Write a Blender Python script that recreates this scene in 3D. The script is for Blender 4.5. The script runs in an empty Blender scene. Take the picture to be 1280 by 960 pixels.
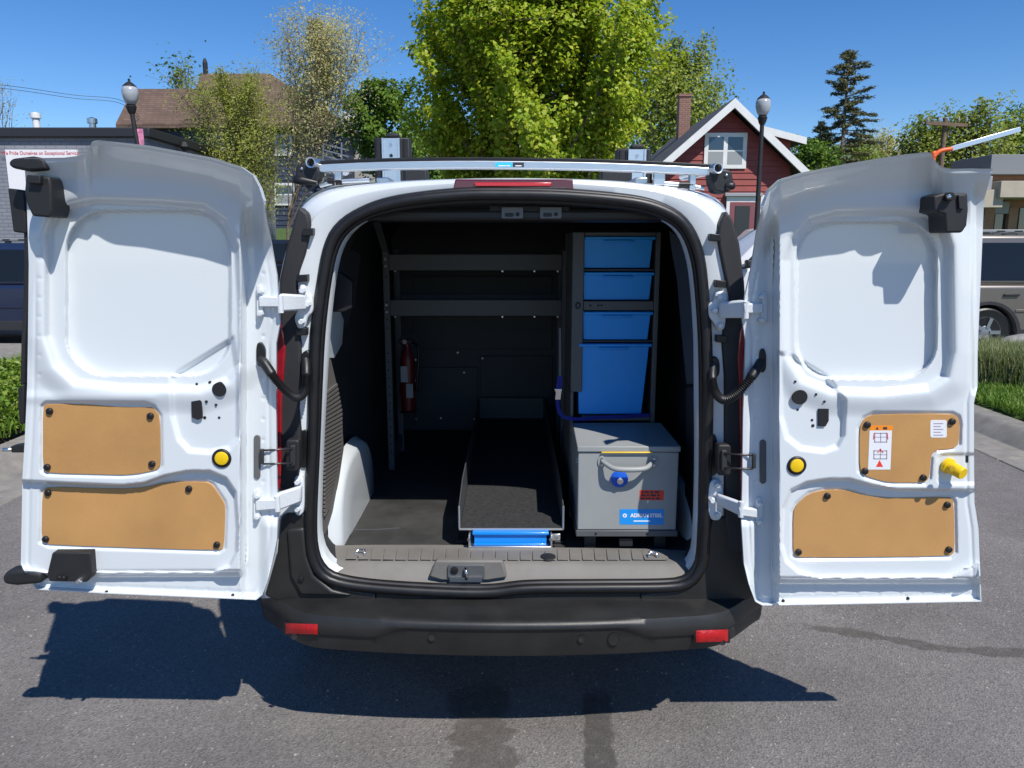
import bpy, bmesh, math, random
import numpy as np
from mathutils import Vector, Matrix
R = math.radians
random.seed(7); rng = np.random.default_rng(7)
scn = bpy.context.scene
col = scn.collection
# ------------------------------------------------------------------ camera
F = 960.0; PITCH = R(10.5); CAM = (0.0, -2.42, 1.70)
cd = bpy.data.cameras.new('camera'); cam = bpy.data.objects.new('camera', cd); col.objects.link(cam)
cam.location = CAM; cam.rotation_euler = (math.pi/2-PITCH, 0, 0)
cd.sensor_width = 36; cd.lens = 36*F/1280; cd.clip_end = 3000; cd.clip_start = .05
scn.camera = cam
# ------------------------------------------------------------------ sky, sun, exposure
SUN = Vector((.43, -.635, 1.0)).normalized()
w = bpy.data.worlds.new('World'); scn.world = w; w.use_nodes = True
nt = w.node_tree; bg = nt.nodes['Background']
sky = nt.nodes.new('ShaderNodeTexSky'); sky.sky_type = 'NISHITA'; sky.sun_disc = False
sky.sun_elevation = math.asin(SUN.z); sky.sun_rotation = math.atan2(SUN.x, SUN.y)
sky.altitude = 300; sky.air_density = 0.88; sky.dust_density = 0.0; sky.ozone_density = 3.2
hs = nt.nodes.new('ShaderNodeHueSaturation'); hs.inputs['Saturation'].default_value = 1.30; hs.inputs['Hue'].default_value = .507; hs.inputs['Value'].default_value = 1.05
nt.links.new(sky.outputs[0], hs.inputs['Color']); nt.links.new(hs.outputs[0], bg.inputs['Color'])
bg.inputs['Strength'].default_value = 0.118
sd = bpy.data.lights.new('sun', 'SUN'); sd.energy = 4.8; sd.angle = R(.53); sd.color = (1, .955, .89)
so = bpy.data.objects.new('sun', sd); col.objects.link(so); so.location = (4, -6, 12)
so.rotation_euler = SUN.to_track_quat('Z', 'Y').to_euler()
vs = scn.view_settings; vs.view_transform = 'Standard'; vs.look = 'None'; vs.gamma = 1; vs.use_curve_mapping = False
vs.exposure = 0.15
scn.cycles.max_bounces = 8; scn.cycles.transparent_max_bounces = 8

# ------------------------------------------------------------------ helpers
CT, ST = math.cos(PITCH), math.sin(PITCH)
def ray(px, py):
    u = (px-640)/F; v = (480-py)/F
    return u, CT+v*ST, -ST+v*CT
def at(px, py, Y):                     # point of the vertical plane at depth Y seen at a picture position
    x, y, z = ray(px, py); t = (Y-CAM[1])/y
    return Vector((CAM[0]+t*x, Y, CAM[2]+t*z))
def atz(px, py, Z):                    # point of the level plane at height Z
    x, y, z = ray(px, py); t = (Z-CAM[2])/z
    return Vector((CAM[0]+t*x, CAM[1]+t*y, Z))
def proj(p):
    d = Vector(p)-Vector(CAM)
    zc = d.y*CT-d.z*ST
    return 640+F*d.x/zc, 480-F*(d.y*ST+d.z*CT)/zc

MATS = {}
def mat(name, colr, rough=.6, metal=0, noise=0, nscale=8, bump=0, bscale=60, coat=0, spec=.5, stretch=None, trans=0, emit=None, detail=5, noise2=0, n2=3):
    if name in MATS: return MATS[name]
    m = bpy.data.materials.new(name); m.use_nodes = True; t = m.node_tree; b = t.nodes['Principled BSDF']
    b.inputs['Base Color'].default_value = (*colr, 1); b.inputs['Roughness'].default_value = rough
    b.inputs['Metallic'].default_value = metal; b.inputs['Specular IOR Level'].default_value = spec
    b.inputs['Coat Weight'].default_value = coat; b.inputs['Coat Roughness'].default_value = .04
    b.inputs['Transmission Weight'].default_value = trans
    tc = t.nodes.new('ShaderNodeTexCoord'); mp = t.nodes.new('ShaderNodeMapping')
    t.links.new(tc.outputs['Object'], mp.inputs[0])
    if stretch: mp.inputs['Scale'].default_value = stretch
    if noise:
        n = t.nodes.new('ShaderNodeTexNoise'); n.inputs['Scale'].default_value = nscale; n.inputs['Detail'].default_value = detail
        n.inputs['Roughness'].default_value = .62
        t.links.new(mp.outputs[0], n.inputs['Vector'])
        r = t.nodes.new('ShaderNodeValToRGB')
        r.color_ramp.elements[0].position = .3; r.color_ramp.elements[1].position = .7
        r.color_ramp.elements[0].color = (*[c*(1-noise) for c in colr], 1)
        r.color_ramp.elements[1].color = (*[min(1, c*(1+noise)) for c in colr], 1)
        t.links.new(n.outputs['Fac'], r.inputs[0]); t.links.new(r.outputs[0], b.inputs['Base Color'])
        if noise2:
            nb_ = t.nodes.new('ShaderNodeTexNoise'); nb_.inputs['Scale'].default_value = n2; nb_.inputs['Detail'].default_value = 6; t.links.new(mp.outputs[0], nb_.inputs['Vector'])
            rb = t.nodes.new('ShaderNodeMapRange'); rb.inputs[1].default_value = .3; rb.inputs[2].default_value = .7; rb.inputs[3].default_value = 1-noise2; rb.inputs[4].default_value = 1+noise2
            t.links.new(nb_.outputs['Fac'], rb.inputs[0]); mm = t.nodes.new('ShaderNodeVectorMath'); mm.operation = 'SCALE'
            t.links.new(r.outputs[0], mm.inputs[0]); t.links.new(rb.outputs[0], mm.inputs['Scale']); t.links.new(mm.outputs[0], b.inputs['Base Color'])
        rr = t.nodes.new('ShaderNodeMapRange'); rr.inputs[3].default_value = max(0, rough-.08); rr.inputs[4].default_value = min(1, rough+.1)
        t.links.new(n.outputs['Fac'], rr.inputs[0]); t.links.new(rr.outputs[0], b.inputs['Roughness'])
    if bump:
        n2 = t.nodes.new('ShaderNodeTexNoise'); n2.inputs['Scale'].default_value = bscale; n2.inputs['Detail'].default_value = 4
        t.links.new(mp.outputs[0], n2.inputs['Vector'])
        bp = t.nodes.new('ShaderNodeBump'); bp.inputs['Strength'].default_value = bump; bp.inputs['Distance'].default_value = .01
        t.links.new(n2.outputs['Fac'], bp.inputs['Height']); t.links.new(bp.outputs[0], b.inputs['Normal'])
    MATS[name] = m
    return m

ORG = {}
def org(o): return ORG.get(o.name, Vector((0, 0, 0))) if o else Vector((0, 0, 0))
def tag(o, label=None, cat=None, group=None, kind=None):
    if label: o['label'] = label
    if cat: o['category'] = cat
    if group: o['group'] = group
    if kind: o['kind'] = kind
    return o
def thing(name, label, cat, loc, group=None):
    o = bpy.data.objects.new(name, None); col.objects.link(o); o.location = loc; o.empty_display_size = .2
    ORG[o.name] = Vector(loc); tag(o, label, cat, group)
    return o
def link(name, me, parent=None, m=None, smooth=None, bev=0, bseg=2):
    o = bpy.data.objects.new(name, me); col.objects.link(o)
    if m: me.materials.append(m)
    if parent:
        o.parent = parent; ORG[o.name] = org(parent)
    if smooth is not None: shade(me, smooth)
    if bev:
        b = o.modifiers.new('bevel', 'BEVEL'); b.width = bev; b.segments = bseg; b.limit_method = 'ANGLE'; b.angle_limit = R(35)
        b.harden_normals = False
        shade(me, 40)
    return o
def shade(me, ang=40):
    if ang is True: ang = 180
    me.polygons.foreach_set('use_smooth', [True]*len(me.polygons))
    if ang < 180: me.set_sharp_from_angle(angle=R(ang))
class MB:
    def __init__(s): s.v = []; s.f = []; s.mi = []
    def add(s, vs, fs, mi=0):
        b = len(s.v); s.v += [tuple(x) for x in vs]; s.f += [tuple(b+i for i in f) for f in fs]; s.mi += [mi]*len(fs); return s
    def box(s, a, b, mi=0):
        x0, x1 = sorted((a[0], b[0])); y0, y1 = sorted((a[1], b[1])); z0, z1 = sorted((a[2], b[2]))
        return s.hexa([(x0,y0,z0),(x1,y0,z0),(x1,y1,z0),(x0,y1,z0),(x0,y0,z1),(x1,y0,z1),(x1,y1,z1),(x0,y1,z1)], mi)
    def hexa(s, v, mi=0):
        return s.add(v, [(0,3,2,1),(4,5,6,7),(0,1,5,4),(1,2,6,5),(2,3,7,6),(3,0,4,7)], mi)
    def prism(s, pts, vec, mi=0):          # planar polygon pushed along vec
        n = len(pts); p = [Vector(q) for q in pts]; vec = Vector(vec)
        nrm = Vector((0,0,0))
        for i in range(n): nrm += p[i].cross(p[(i+1) % n])
        if nrm.dot(vec) > 0: p.reverse()
        q = [a+vec for a in p]
        fs = [tuple(range(n)), tuple(range(2*n-1, n-1, -1))]
        fs += [(i, i+n, (i+1) % n+n, (i+1) % n) for i in range(n)]
        return s.add(p+q, fs, mi)
    def tube(s, path, rad, n=8, mi=0, cap=True):
        P = [Vector(p) for p in path]; rr = rad if hasattr(rad, '__len__') else [rad]*len(P)
        rings = []; up = None
        for i, p in enumerate(P):
            d = (P[min(i+1, len(P)-1)]-P[max(i-1, 0)]).normalized()
            if up is None: up = d.orthogonal().normalized()
            up = (up-d*up.dot(d)); up = up.normalized() if up.length > 1e-6 else d.orthogonal().normalized()
            sd_ = d.cross(up)
            rings.append([p+(up*math.cos(2*math.pi*k/n)+sd_*math.sin(2*math.pi*k/n))*rr[i] for k in range(n)])
        vs_ = [q for r in rings for q in r]; fs = []
        for i in range(len(P)-1):
            for k in range(n):
                fs.append((i*n+k, i*n+(k+1) % n, (i+1)*n+(k+1) % n, (i+1)*n+k))
        if cap: fs += [tuple(range(n-1, -1, -1)), tuple((len(P)-1)*n+k for k in range(n))]
        return s.add(vs_, fs, mi)
    def lathe(s, prof, c, ax='Z', n=20, mi=0, cap=True):  # prof: (radius, along)
        c = Vector(c); A = {'X': Vector((1,0,0)), 'Y': Vector((0,1,0)), 'Z': Vector((0,0,1))}[ax] if isinstance(ax, str) else Vector(ax).normalized()
        U = A.orthogonal().normalized(); V = A.cross(U)
        vs_ = []; fs = []
        for r, h in prof:
            vs_ += [c+A*h+(U*math.cos(2*math.pi*k/n)+V*math.sin(2*math.pi*k/n))*r for k in range(n)]
        for i in range(len(prof)-1):
            for k in range(n): fs.append((i*n+k, i*n+(k+1) % n, (i+1)*n+(k+1) % n, (i+1)*n+k))
        if cap: fs += [tuple(range(n-1, -1, -1)), tuple((len(prof)-1)*n+k for k in range(n))]
        return s.add(vs_, fs, mi)
    def bar(s, a, b, w_, h_, mi=0, up=(0,0,1)):
        a, b = Vector(a), Vector(b); d = (b-a).normalized(); u = Vector(up); u = (u-d*u.dot(d))
        u = u.normalized() if u.length > 1e-5 else d.orthogonal().normalized(); sd_ = d.cross(u)
        v = []
        for p in (a, b):
            for i, j in ((-1,-1),(1,-1),(1,1),(-1,1)): v.append(p+sd_*i*w_/2+u*j*h_/2)
        return s.add(v, [(0,3,2,1),(4,5,6,7),(0,1,5,4),(1,2,6,5),(2,3,7,6),(3,0,4,7)], mi)
    def mesh(s, name, o=(0,0,0)):
        me = bpy.data.meshes.new(name); o = Vector(o)
        me.from_pydata([tuple(Vector(v)-o) for v in s.v], [], s.f)
        if any(s.mi): me.polygons.foreach_set('material_index', s.mi)
        bm = bmesh.new(); bm.from_mesh(me); bmesh.ops.recalc_face_normals(bm, faces=bm.faces); bm.to_mesh(me); bm.free()
        me.update(); return me
    def build(s, name, m, parent=None, bev=0, smooth=None, bseg=2, mats=None):
        o = link(name, s.mesh(name, org(parent)), parent, m, smooth, bev, bseg)
        for x in (mats or []): o.data.materials.append(x)
        return o
def plate(name, poly, Y, thick, m, parent, bev=.003, bseg=2, smooth=None):   # outline on the plane Y, depth away from the viewer side
    return MB().prism([at(x, y, Y) for x, y in poly], (0, thick, 0)).build(name, m, parent, bev, smooth, bseg)
def disc(name, px, py, Y, r, m, parent, thick=.006, n=20, ax='Y', prof=None):
    c = at(px, py, Y)
    pr = prof or [(r*.75, -thick), (r*.95, -thick*.75), (r, -thick*.2), (r, thick)]
    return MB().lathe(pr, c, ax, n).build(name, m, parent, smooth=50)
def rrect(x0, y0, x1, y1, r, n=5):
    pts = []
    for cx, cy, a0 in ((x1-r, y0+r, -90), (x1-r, y1-r, 0), (x0+r, y1-r, 90), (x0+r, y0+r, 180)):
        for k in range(n+1):
            a = R(a0+90*k/n); pts.append((cx+r*math.cos(a), cy+r*math.sin(a)))
    return pts
def smooth_poly(pts, it=2):               # corner cutting
    for _ in range(it):
        o = []
        for i in range(len(pts)):
            a, b = pts[i], pts[(i+1) % len(pts)]
            o += [(a[0]*.8+b[0]*.2, a[1]*.8+b[1]*.2), (a[0]*.2+b[0]*.8, a[1]*.2+b[1]*.8)]
        pts = o
    return pts
def resample(pts, n, closed=False):
    p = np.array([tuple(q) for q in pts], float)
    if closed: p = np.vstack([p, p[:1]])
    L = np.concatenate([[0], np.cumsum(np.linalg.norm(np.diff(p, axis=0), axis=1))])
    s = np.linspace(0, L[-1], n+1)[:-1] if closed else np.linspace(0, L[-1], n)
    return np.stack([np.interp(s, L, p[:, k]) for k in range(p.shape[1])], 1)
def catmull(pts, n, closed=False):
    P = [Vector(p) for p in pts]; out = []
    m = len(P) if closed else len(P)-1
    for i in range(m):
        g = (lambda k: P[k % len(P)]) if closed else (lambda k: P[min(max(k, 0), len(P)-1)])
        a, b, c, d = g(i-1), g(i), g(i+1), g(i+2)
        for k in range(n):
            t = k/n
            out.append(.5*((2*b)+(c-a)*t+(2*a-5*b+4*c-d)*t*t+(3*b-a-3*c+d)*t**3))
    if not closed: out.append(P[-1])
    return out
def sdf(poly, X, Y):                      # signed distance, negative inside
    P = np.array(poly, float); d = np.full(X.shape, 1e9); ins = np.zeros(X.shape, bool)
    n = len(P)
    for i in range(n):
        a, b = P[i], P[(i+1) % n]; e = b-a
        t = np.clip(((X-a[0])*e[0]+(Y-a[1])*e[1])/max(e@e, 1e-9), 0, 1)
        d = np.minimum(d, np.hypot(X-a[0]-t*e[0], Y-a[1]-t*e[1]))
        if a[1] != b[1]:
            c = ((a[1] > Y) != (b[1] > Y)) & (X < (b[0]-a[0])*(Y-a[1])/(b[1]-a[1])+a[0]); ins ^= c
    return np.where(ins, -d, d)
def sst(x, a, b):
    t = np.clip((x-a)/(b-a), 0, 1); return t*t*(3-2*t)
def text_mesh(name, s, size, m, parent, loc, rot=(math.pi/2, 0, 0), ext=.0008, align='CENTER', bold=0, sx=1):
    cu = bpy.data.curves.new(name, 'FONT'); cu.body = s; cu.size = size; cu.extrude = ext; cu.align_x = align; cu.align_y = 'CENTER'; cu.offset = bold
    cu.resolution_u = 3
    t = bpy.data.objects.new('tmp', cu); col.objects.link(t)
    dg = bpy.context.evaluated_depsgraph_get(); dg.update()
    me = bpy.data.meshes.new_from_object(t.evaluated_get(dg)); me.name = name
    bpy.data.objects.remove(t); bpy.data.curves.remove(cu)
    me.transform(Matrix.Translation(Vector(loc)-org(parent)) @ Matrix.Rotation(rot[2], 4, 'Z') @ Matrix.Rotation(rot[0], 4, 'X') @ Matrix.Diagonal((sx, 1, 1, 1)))
    me.materials.clear()
    o = link(name, me, parent, m); o['kind'] = 'stuff'
    return o

# ------------------------------------------------------------------ materials
white = mat('white_paint', (.65, .69, .71), .28, coat=.8, bump=.012, bscale=9)
white_hinge = mat('hinge_paint', (.64, .67, .69), .4, coat=.3, bump=.1, bscale=120)
blk = mat('black_plastic', (.014, .014, .015), .55, bump=.12, bscale=500, noise=.2, nscale=6)
blk_rub = mat('black_rubber', (.009, .009, .010), .42, noise=.2, nscale=20)
trim_dk = mat('dark_trim', (.024, .024, .026), .6, bump=.15, bscale=600, noise=.15, nscale=5)
bump_m = mat('bumper_plastic', (.019, .019, .0185), .38, bump=.12, bscale=700, noise=.35, nscale=5)
sill_m = mat('sill_plastic', (.165, .156, .142), .62, bump=.12, bscale=700, noise=.12, nscale=9)
liner = mat('cargo_liner', (.022, .024, .027), .8, bump=.2, bscale=200, noise=.2, nscale=7)
floor_m = mat('floor_mat', (.034, .034, .033), .75, noise=.45, nscale=5, bump=.1, bscale=80)
steel_g = mat('grey_powder_steel', (.085, .09, .094), .5, noise=.08, nscale=6)
steel_l = mat('light_grey_powder_steel', (.285, .30, .295), .45, noise=.05, nscale=5, bump=.03, bscale=90)
zinc = mat('bolt_steel', (.6, .6, .6), .3, metal=1)
alu = mat('brushed_aluminium', (.78, .79, .80), .34, metal=1, noise=.06, nscale=30, stretch=(1, 20, 20))
bin_b = mat('blue_polypropylene', (.008, .31, .85), .42, noise=.06, nscale=4)
base_b = mat('blue_anodised', (.006, .24, .75), .3, coat=.3)
strap_b = mat('blue_webbing', (.006, .014, .22), .7, bump=.4, bscale=400)
red_l = mat('red_lens', (.26, .004, .010), .12, coat=1, noise=.25, nscale=40)
red_r = mat('red_reflector', (.42, .004, .006), .3, coat=.3, bump=.35, bscale=260, noise=.25, nscale=60)
yel = mat('yellow_plastic', (.80, .52, .004), .4, noise=.05, nscale=20)
hb = mat('hardboard', (.47, .25, .084), .72, noise=.075, nscale=260, bump=.04, bscale=200, detail=9, noise2=.12, n2=5)
glass_dk = mat('tinted_glass', (.010, .012, .014), .06, spec=.4)
chrome = mat('chrome', (.7, .7, .7), .15, metal=1)
paper = mat('white_label', (.75, .76, .78), .5)
orange = mat('orange_ink', (.85, .26, .01), .5)
redp = mat('red_plastic', (.13, .007, .006), .45)
ink = mat('dark_ink', (.03, .03, .05), .6)
lab_b = mat('blue_label', (.01, .27, .75), .45)
lab_r = mat('red_label', (.75, .05, .02), .5)
# ================================================================== ground
def asphalt():
    m = bpy.data.materials.new('asphalt'); m.use_nodes = True; t = m.node_tree; b = t.nodes['Principled BSDF']
    L = t.links.new
    tc = t.nodes.new('ShaderNodeTexCoord')
    def noise(s, d=4, rough=.6):
        n = t.nodes.new('ShaderNodeTexNoise'); n.inputs['Scale'].default_value = s; n.inputs['Detail'].default_value = d; n.inputs['Roughness'].default_value = rough
        L(tc.outputs['Object'], n.inputs['Vector']); return n
    def ramp(src, stops):
        r = t.nodes.new('ShaderNodeValToRGB'); e = r.color_ramp.elements
        e[0].position, e[0].color = stops[0][0], (*stops[0][1], 1); e[1].position, e[1].color = stops[-1][0], (*stops[-1][1], 1)
        for p, c in stops[1:-1]:
            x = e.new(p); x.color = (*c, 1)
        L(src, r.inputs[0]); return r
    def mix(a, bb, f, mode='MIX'):
        x = t.nodes.new('ShaderNodeMix'); x.data_type = 'RGBA'; x.blend_type = mode
        if hasattr(f, 'node'): L(f, x.inputs[0])
        else: x.inputs[0].default_value = f
        L(a, x.inputs[6]); L(bb, x.inputs[7]); return x.outputs[2]
    big = ramp(noise(.8, 7, .7).outputs[0], [(.3, (.150, .139, .131)), (.7, (.212, .198, .187))])
    v = t.nodes.new('ShaderNodeTexVoronoi'); v.inputs['Scale'].default_value = 130; L(tc.outputs['Object'], v.inputs['Vector'])
    stone = ramp(v.outputs['Color'], [(.0, (.5, .5, .51)), (.55, (.93, .93, .93)), (.9, (1.15, 1.13, 1.1)), (1, (2.6, 2.5, 2.4))])
    c1 = mix(big.outputs[0], stone.outputs[0], .8, 'MULTIPLY')
    fine = ramp(noise(260, 2).outputs[0], [(.3, (.82, .82, .82)), (.7, (1.16, 1.16, 1.16))])
    c2 = mix(c1, fine.outputs[0], .7, 'MULTIPLY')
    # worn light cracks network
    vc = t.nodes.new('ShaderNodeTexVoronoi'); vc.feature = 'DISTANCE_TO_EDGE'; vc.inputs['Scale'].default_value = 22
    nz = noise(9, 3); dist = t.nodes.new('ShaderNodeMixRGB'); dist.inputs[0].default_value = .06
    L(tc.outputs['Object'], dist.inputs[1]); L(nz.outputs['Color'], dist.inputs[2]); L(dist.outputs[0], vc.inputs['Vector'])
    ck = ramp(vc.outputs['Distance'], [(0, (1, 1, 1)), (.035, (0, 0, 0))])
    msk = ramp(noise(1.6, 3).outputs[0], [(.5, (0, 0, 0)), (.7, (1, 1, 1))])
    ckm = mix(ck.outputs[0], msk.outputs[0], 1, 'MULTIPLY')
    lt = t.nodes.new('ShaderNodeRGB'); lt.outputs[0].default_value = (.27, .25, .23, 1)
    fx = t.nodes.new('ShaderNodeMath'); fx.operation = 'MULTIPLY'; fx.inputs[1].default_value = .7
    sp = t.nodes.new('ShaderNodeSeparateColor'); L(ckm, sp.inputs[0]); L(sp.outputs[0], fx.inputs[0])
    c3 = mix(c2, lt.outputs[0], fx.outputs[0])
    st = ramp(noise(.9, 6, .7).outputs[0], [(.34, (.80, .79, .78)), (.5, (1, 1, 1))])
    c4 = mix(c3, st.outputs[0], .75, 'MULTIPLY')
    L(c4, b.inputs['Base Color']); b.inputs['Roughness'].default_value = .86; b.inputs['Specular IOR Level'].default_value = .3
    bp = t.nodes.new('ShaderNodeBump'); bp.inputs['Strength'].default_value = .55; bp.inputs['Distance'].default_value = .006
    L(v.outputs['Distance'], bp.inputs['Height']); L(bp.outputs[0], b.inputs['Normal'])
    return m
asph = asphalt()
tar = mat('tar_seal', (.045, .043, .041), .8, noise=.35, nscale=9, bump=.3, bscale=150)
conc = mat('kerb_concrete', (.225, .21, .185), .85, noise=.22, nscale=7, bump=.25, bscale=90)
soil = mat('mulch_soil', (.075, .055, .04), .95, noise=.5, nscale=14, bump=.6, bscale=40)
turf = mat('turf', (.055, .10, .022), .9, noise=.4, nscale=10, bump=.5, bscale=60)
def sheet(name, x0, x1, y0, y1, z, m, nx=1, ny=1):
    b = MB(); vs_ = [(x0+(x1-x0)*i/nx, y0+(y1-y0)*j/ny, z) for j in range(ny+1) for i in range(nx+1)]
    fs = [(j*(nx+1)+i, j*(nx+1)+i+1, (j+1)*(nx+1)+i+1, (j+1)*(nx+1)+i) for j in range(ny) for i in range(nx)]
    o = b.add(vs_, fs).build(name, m); tag(o, kind='structure'); return o
sheet('ground', -900, 900, -60, 1500, 0, asph)
# sealed cracks and a patch strip in the driveway
def softmat(name, colr, strength):
    m = bpy.data.materials.new(name); m.use_nodes = True; t = m.node_tree; b_ = t.nodes['Principled BSDF']; L = t.links.new
    b_.inputs['Roughness'].default_value = .85
    at_ = t.nodes.new('ShaderNodeAttribute'); at_.attribute_name = 'fade'; tc = t.nodes.new('ShaderNodeTexCoord')
    n = t.nodes.new('ShaderNodeTexNoise'); n.inputs['Scale'].default_value = 22; n.inputs['Detail'].default_value = 6; L(tc.outputs['Object'], n.inputs['Vector'])
    n3 = t.nodes.new('ShaderNodeTexNoise'); n3.inputs['Scale'].default_value = 180; n3.inputs['Detail'].default_value = 3; L(tc.outputs['Object'], n3.inputs['Vector'])
    r = t.nodes.new('ShaderNodeValToRGB'); r.color_ramp.elements[0].position = .3; r.color_ramp.elements[1].position = .7
    r.color_ramp.elements[0].color = (*[c*.75 for c in colr], 1); r.color_ramp.elements[1].color = (*[c*1.3 for c in colr], 1); L(n3.outputs['Fac'], r.inputs[0]); L(r.outputs[0], b_.inputs['Base Color'])
    mu = t.nodes.new('ShaderNodeMath'); mu.operation = 'MULTIPLY'; L(at_.outputs['Fac'], mu.inputs[0])
    mr = t.nodes.new('ShaderNodeMapRange'); mr.inputs[1].default_value = .3; mr.inputs[2].default_value = .6; mr.inputs[3].default_value = strength*.45; mr.inputs[4].default_value = strength; L(n.outputs['Fac'], mr.inputs[0]); L(mr.outputs[0], mu.inputs[1])
    tr_ = t.nodes.new('ShaderNodeBsdfTransparent'); mx = t.nodes.new('ShaderNodeMixShader'); L(mu.outputs[0], mx.inputs[0]); L(tr_.outputs[0], mx.inputs[1]); L(b_.outputs[0], mx.inputs[2])
    L(mx.outputs[0], t.nodes['Material Output'].inputs['Surface']); return m
def ribbon(name, pts, wid, m, z=.004, jit=.1):
    P = catmull([Vector((*p, 0)) for p in pts], 24); vs_ = []; fade = []; rr = random.Random(3); ph = rr.uniform(0, 9)
    for i, p in enumerate(P):
        d = (P[min(i+1, len(P)-1)]-P[max(i-1, 0)]).normalized(); n = Vector((-d.y, d.x, 0))
        k = wid/2*(1+jit*math.sin(i*.31+ph)+jit*.6*math.sin(i*.83)); e = min(1, i/10, (len(P)-1-i)/10)
        for u, f in ((-1, 0), (-.78, 1), (0, 1), (.78, 1), (1, 0)):
            vs_.append((p.x+n.x*k*u, p.y+n.y*k*u, z)); fade.append(f*e)
    fs = [(5*i+k, 5*i+k+1, 5*i+k+6, 5*i+k+5) for i in range(len(P)-1) for k in range(4)]
    o = MB().add(vs_, fs).build(name, m); tag(o, kind='structure')
    a_ = o.data.attributes.new('fade', 'FLOAT', 'POINT'); a_.data.foreach_set('value', fade); return o
tar_s = softmat('tar_strip', (.080, .073, .068), .65); stain_s = softmat('brown_stain', (.10, .088, .074), .5)
g = lambda x, y: tuple(atz(x, y, 0))[:2]
ribbon('sealed_crack', [g(752, 990), g(750, 940), g(748, 905), g(745, 860)], .11, tar_s)
stain = mat('asphalt_stain', (.092, .084, .074), .85, noise=.3, nscale=6, bump=.3, bscale=120)
ribbon('sealed_crack', [g(1000, 783), g(1090, 795), g(1190, 812), g(1330, 818)], .07, stain_s, jit=.3)
ribbon('sealed_crack', [g(610, 990), g(606, 940), g(600, 905), g(595, 850)], .22, stain_s, .006, jit=.2)
# kerb and gutter along both sides of the driveway: one cast section is one piece
kprof = [(-.02, -.05), (-.02, .01), (.32, .018), (.44, .13), (.50, .155), (.66, .155), (.68, .13), (.68, -.05)]
def kerb(name, xg, side, y0, y1, ln=1.55):
    root = thing(name, None, None, (xg, y0, 0))
    tag(root, kind='structure')
    y = y0; k = 0
    while y < y1:
        e = min(y+ln-.012, y1)
        MB().prism([(xg+side*a*.93, y, z) for a, z in kprof], (0, e-y, 0)).build('kerb_section', conc, root, bev=.012)
        y += ln; k += 1
kerb('kerb_left', -3.36, -1, -1.2, 7.9); kerb('kerb_right', 3.86, 1, -1.2, 7.6)
# beds behind the kerbs
def bed(name, x0, x1, y0, y1, m, z=.14, amp=.05):
    nx, ny = 40, 40; vs_ = []
    for j in range(ny+1):
        for i in range(nx+1):
            x = x0+(x1-x0)*i/nx; y = y0+(y1-y0)*j/ny
            edge = min(i, nx-i, j, ny-j)/6
            vs_.append((x, y, z+min(1, edge)*amp*(1+math.sin(x*2.3)*.5+math.cos(y*1.7+x)*.5)-(.2 if edge == 0 else 0)))
    fs = [(j*(nx+1)+i, j*(nx+1)+i+1, (j+1)*(nx+1)+i+1, (j+1)*(nx+1)+i) for j in range(ny) for i in range(nx)]
    o = MB().add(vs_, fs).build(name, m, smooth=True); tag(o, kind='structure'); return o
bed('planting_bed_left', -14, -3.98, -1.2, 7.7, soil); bed('planting_bed_right', 4.48, 16, -1.2, 7.4, turf)
sheet('sidewalk_left', -40, -3.6, 7.92, 9.6, .12, conc); 
for o in (MB().box((-40, 7.92, -.05), (-3.6, 9.6, .125)).build('pavement_left', conc, bev=.01), MB().box((4.2, 7.62, -.05), (40, 8.3, .125)).build('pavement_right', conc, bev=.01)): tag(o, kind='structure')
bpy.data.objects.remove(bpy.data.objects['sidewalk_left'])
# street bank rising behind the road
def hz(x, y):
    hgt = 2.25-1.25*float(sst(np.array(x), -4., 8.))
    return hgt*float(sst(np.array(y), 21., 31.))-.02
b = MB(); nx, ny = 70, 40; X = np.linspace(-90, 90, nx+1); Y = np.concatenate([np.linspace(20.5, 40, 30), np.linspace(45, 400, 11)])
b.add([(x, y, hz(x, y)+(0.15*math.sin(x*.9)*math.cos(y*.7) if y > 24 else 0)) for y in Y for x in X],
      [(j*(nx+1)+i, j*(nx+1)+i+1, (j+1)*(nx+1)+i+1, (j+1)*(nx+1)+i) for j in range(len(Y)-1) for i in range(nx)])
tag(b.build('lawn_bank', turf, smooth=True), kind='structure')

# ================================================================== van
van = thing('cargo_van', 'white cargo van with both rear doors swung wide open', 'van', (0, .6, 0))
YD = -.20
OUT = [(640,222),(520,225),(440,231),(407,237),(386,248),(373,263),(363,290),(351,335),(341,400),(334,480),(329,560),(327,640),(329,752),(480,764),(640,766),(800,764),(950,752),(950,640),(946,560),(941,480),(936,400),(930,345),(922,300),(912,268),(900,253),(880,243),(840,233),(760,225)]
SEAL = [(640,238),(570,239),(492,249),(448,265),(421,285),(408,312),(401,350),(395,390),(391,440),(389,556),(384,650),(387,692),(398,717),(420,730),(469,737),(553,742),(609,743),(660,738),(746,737),(835,736),(862,730),(876,714),(883,688),(885,600),(887,500),(885,420),(882,377),(878,333),(870,301),(854,275),(830,259),(792,248),(713,240)]
INN = [(640,254),(575,255),(510,261),(462,272),(436,290),(422,314),(414,350),(409,390),(405,440),(399,556),(396,650),(399,685),(408,703),(424,714),(469,722),(545,727),(612,728),(660,723),(746,722),(832,721),(854,716),(866,703),(871,681),(874,600),(874,500),(873,420),(868,350),(862,317),(851,291),(830,274),(790,262),(713,256)]
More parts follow.
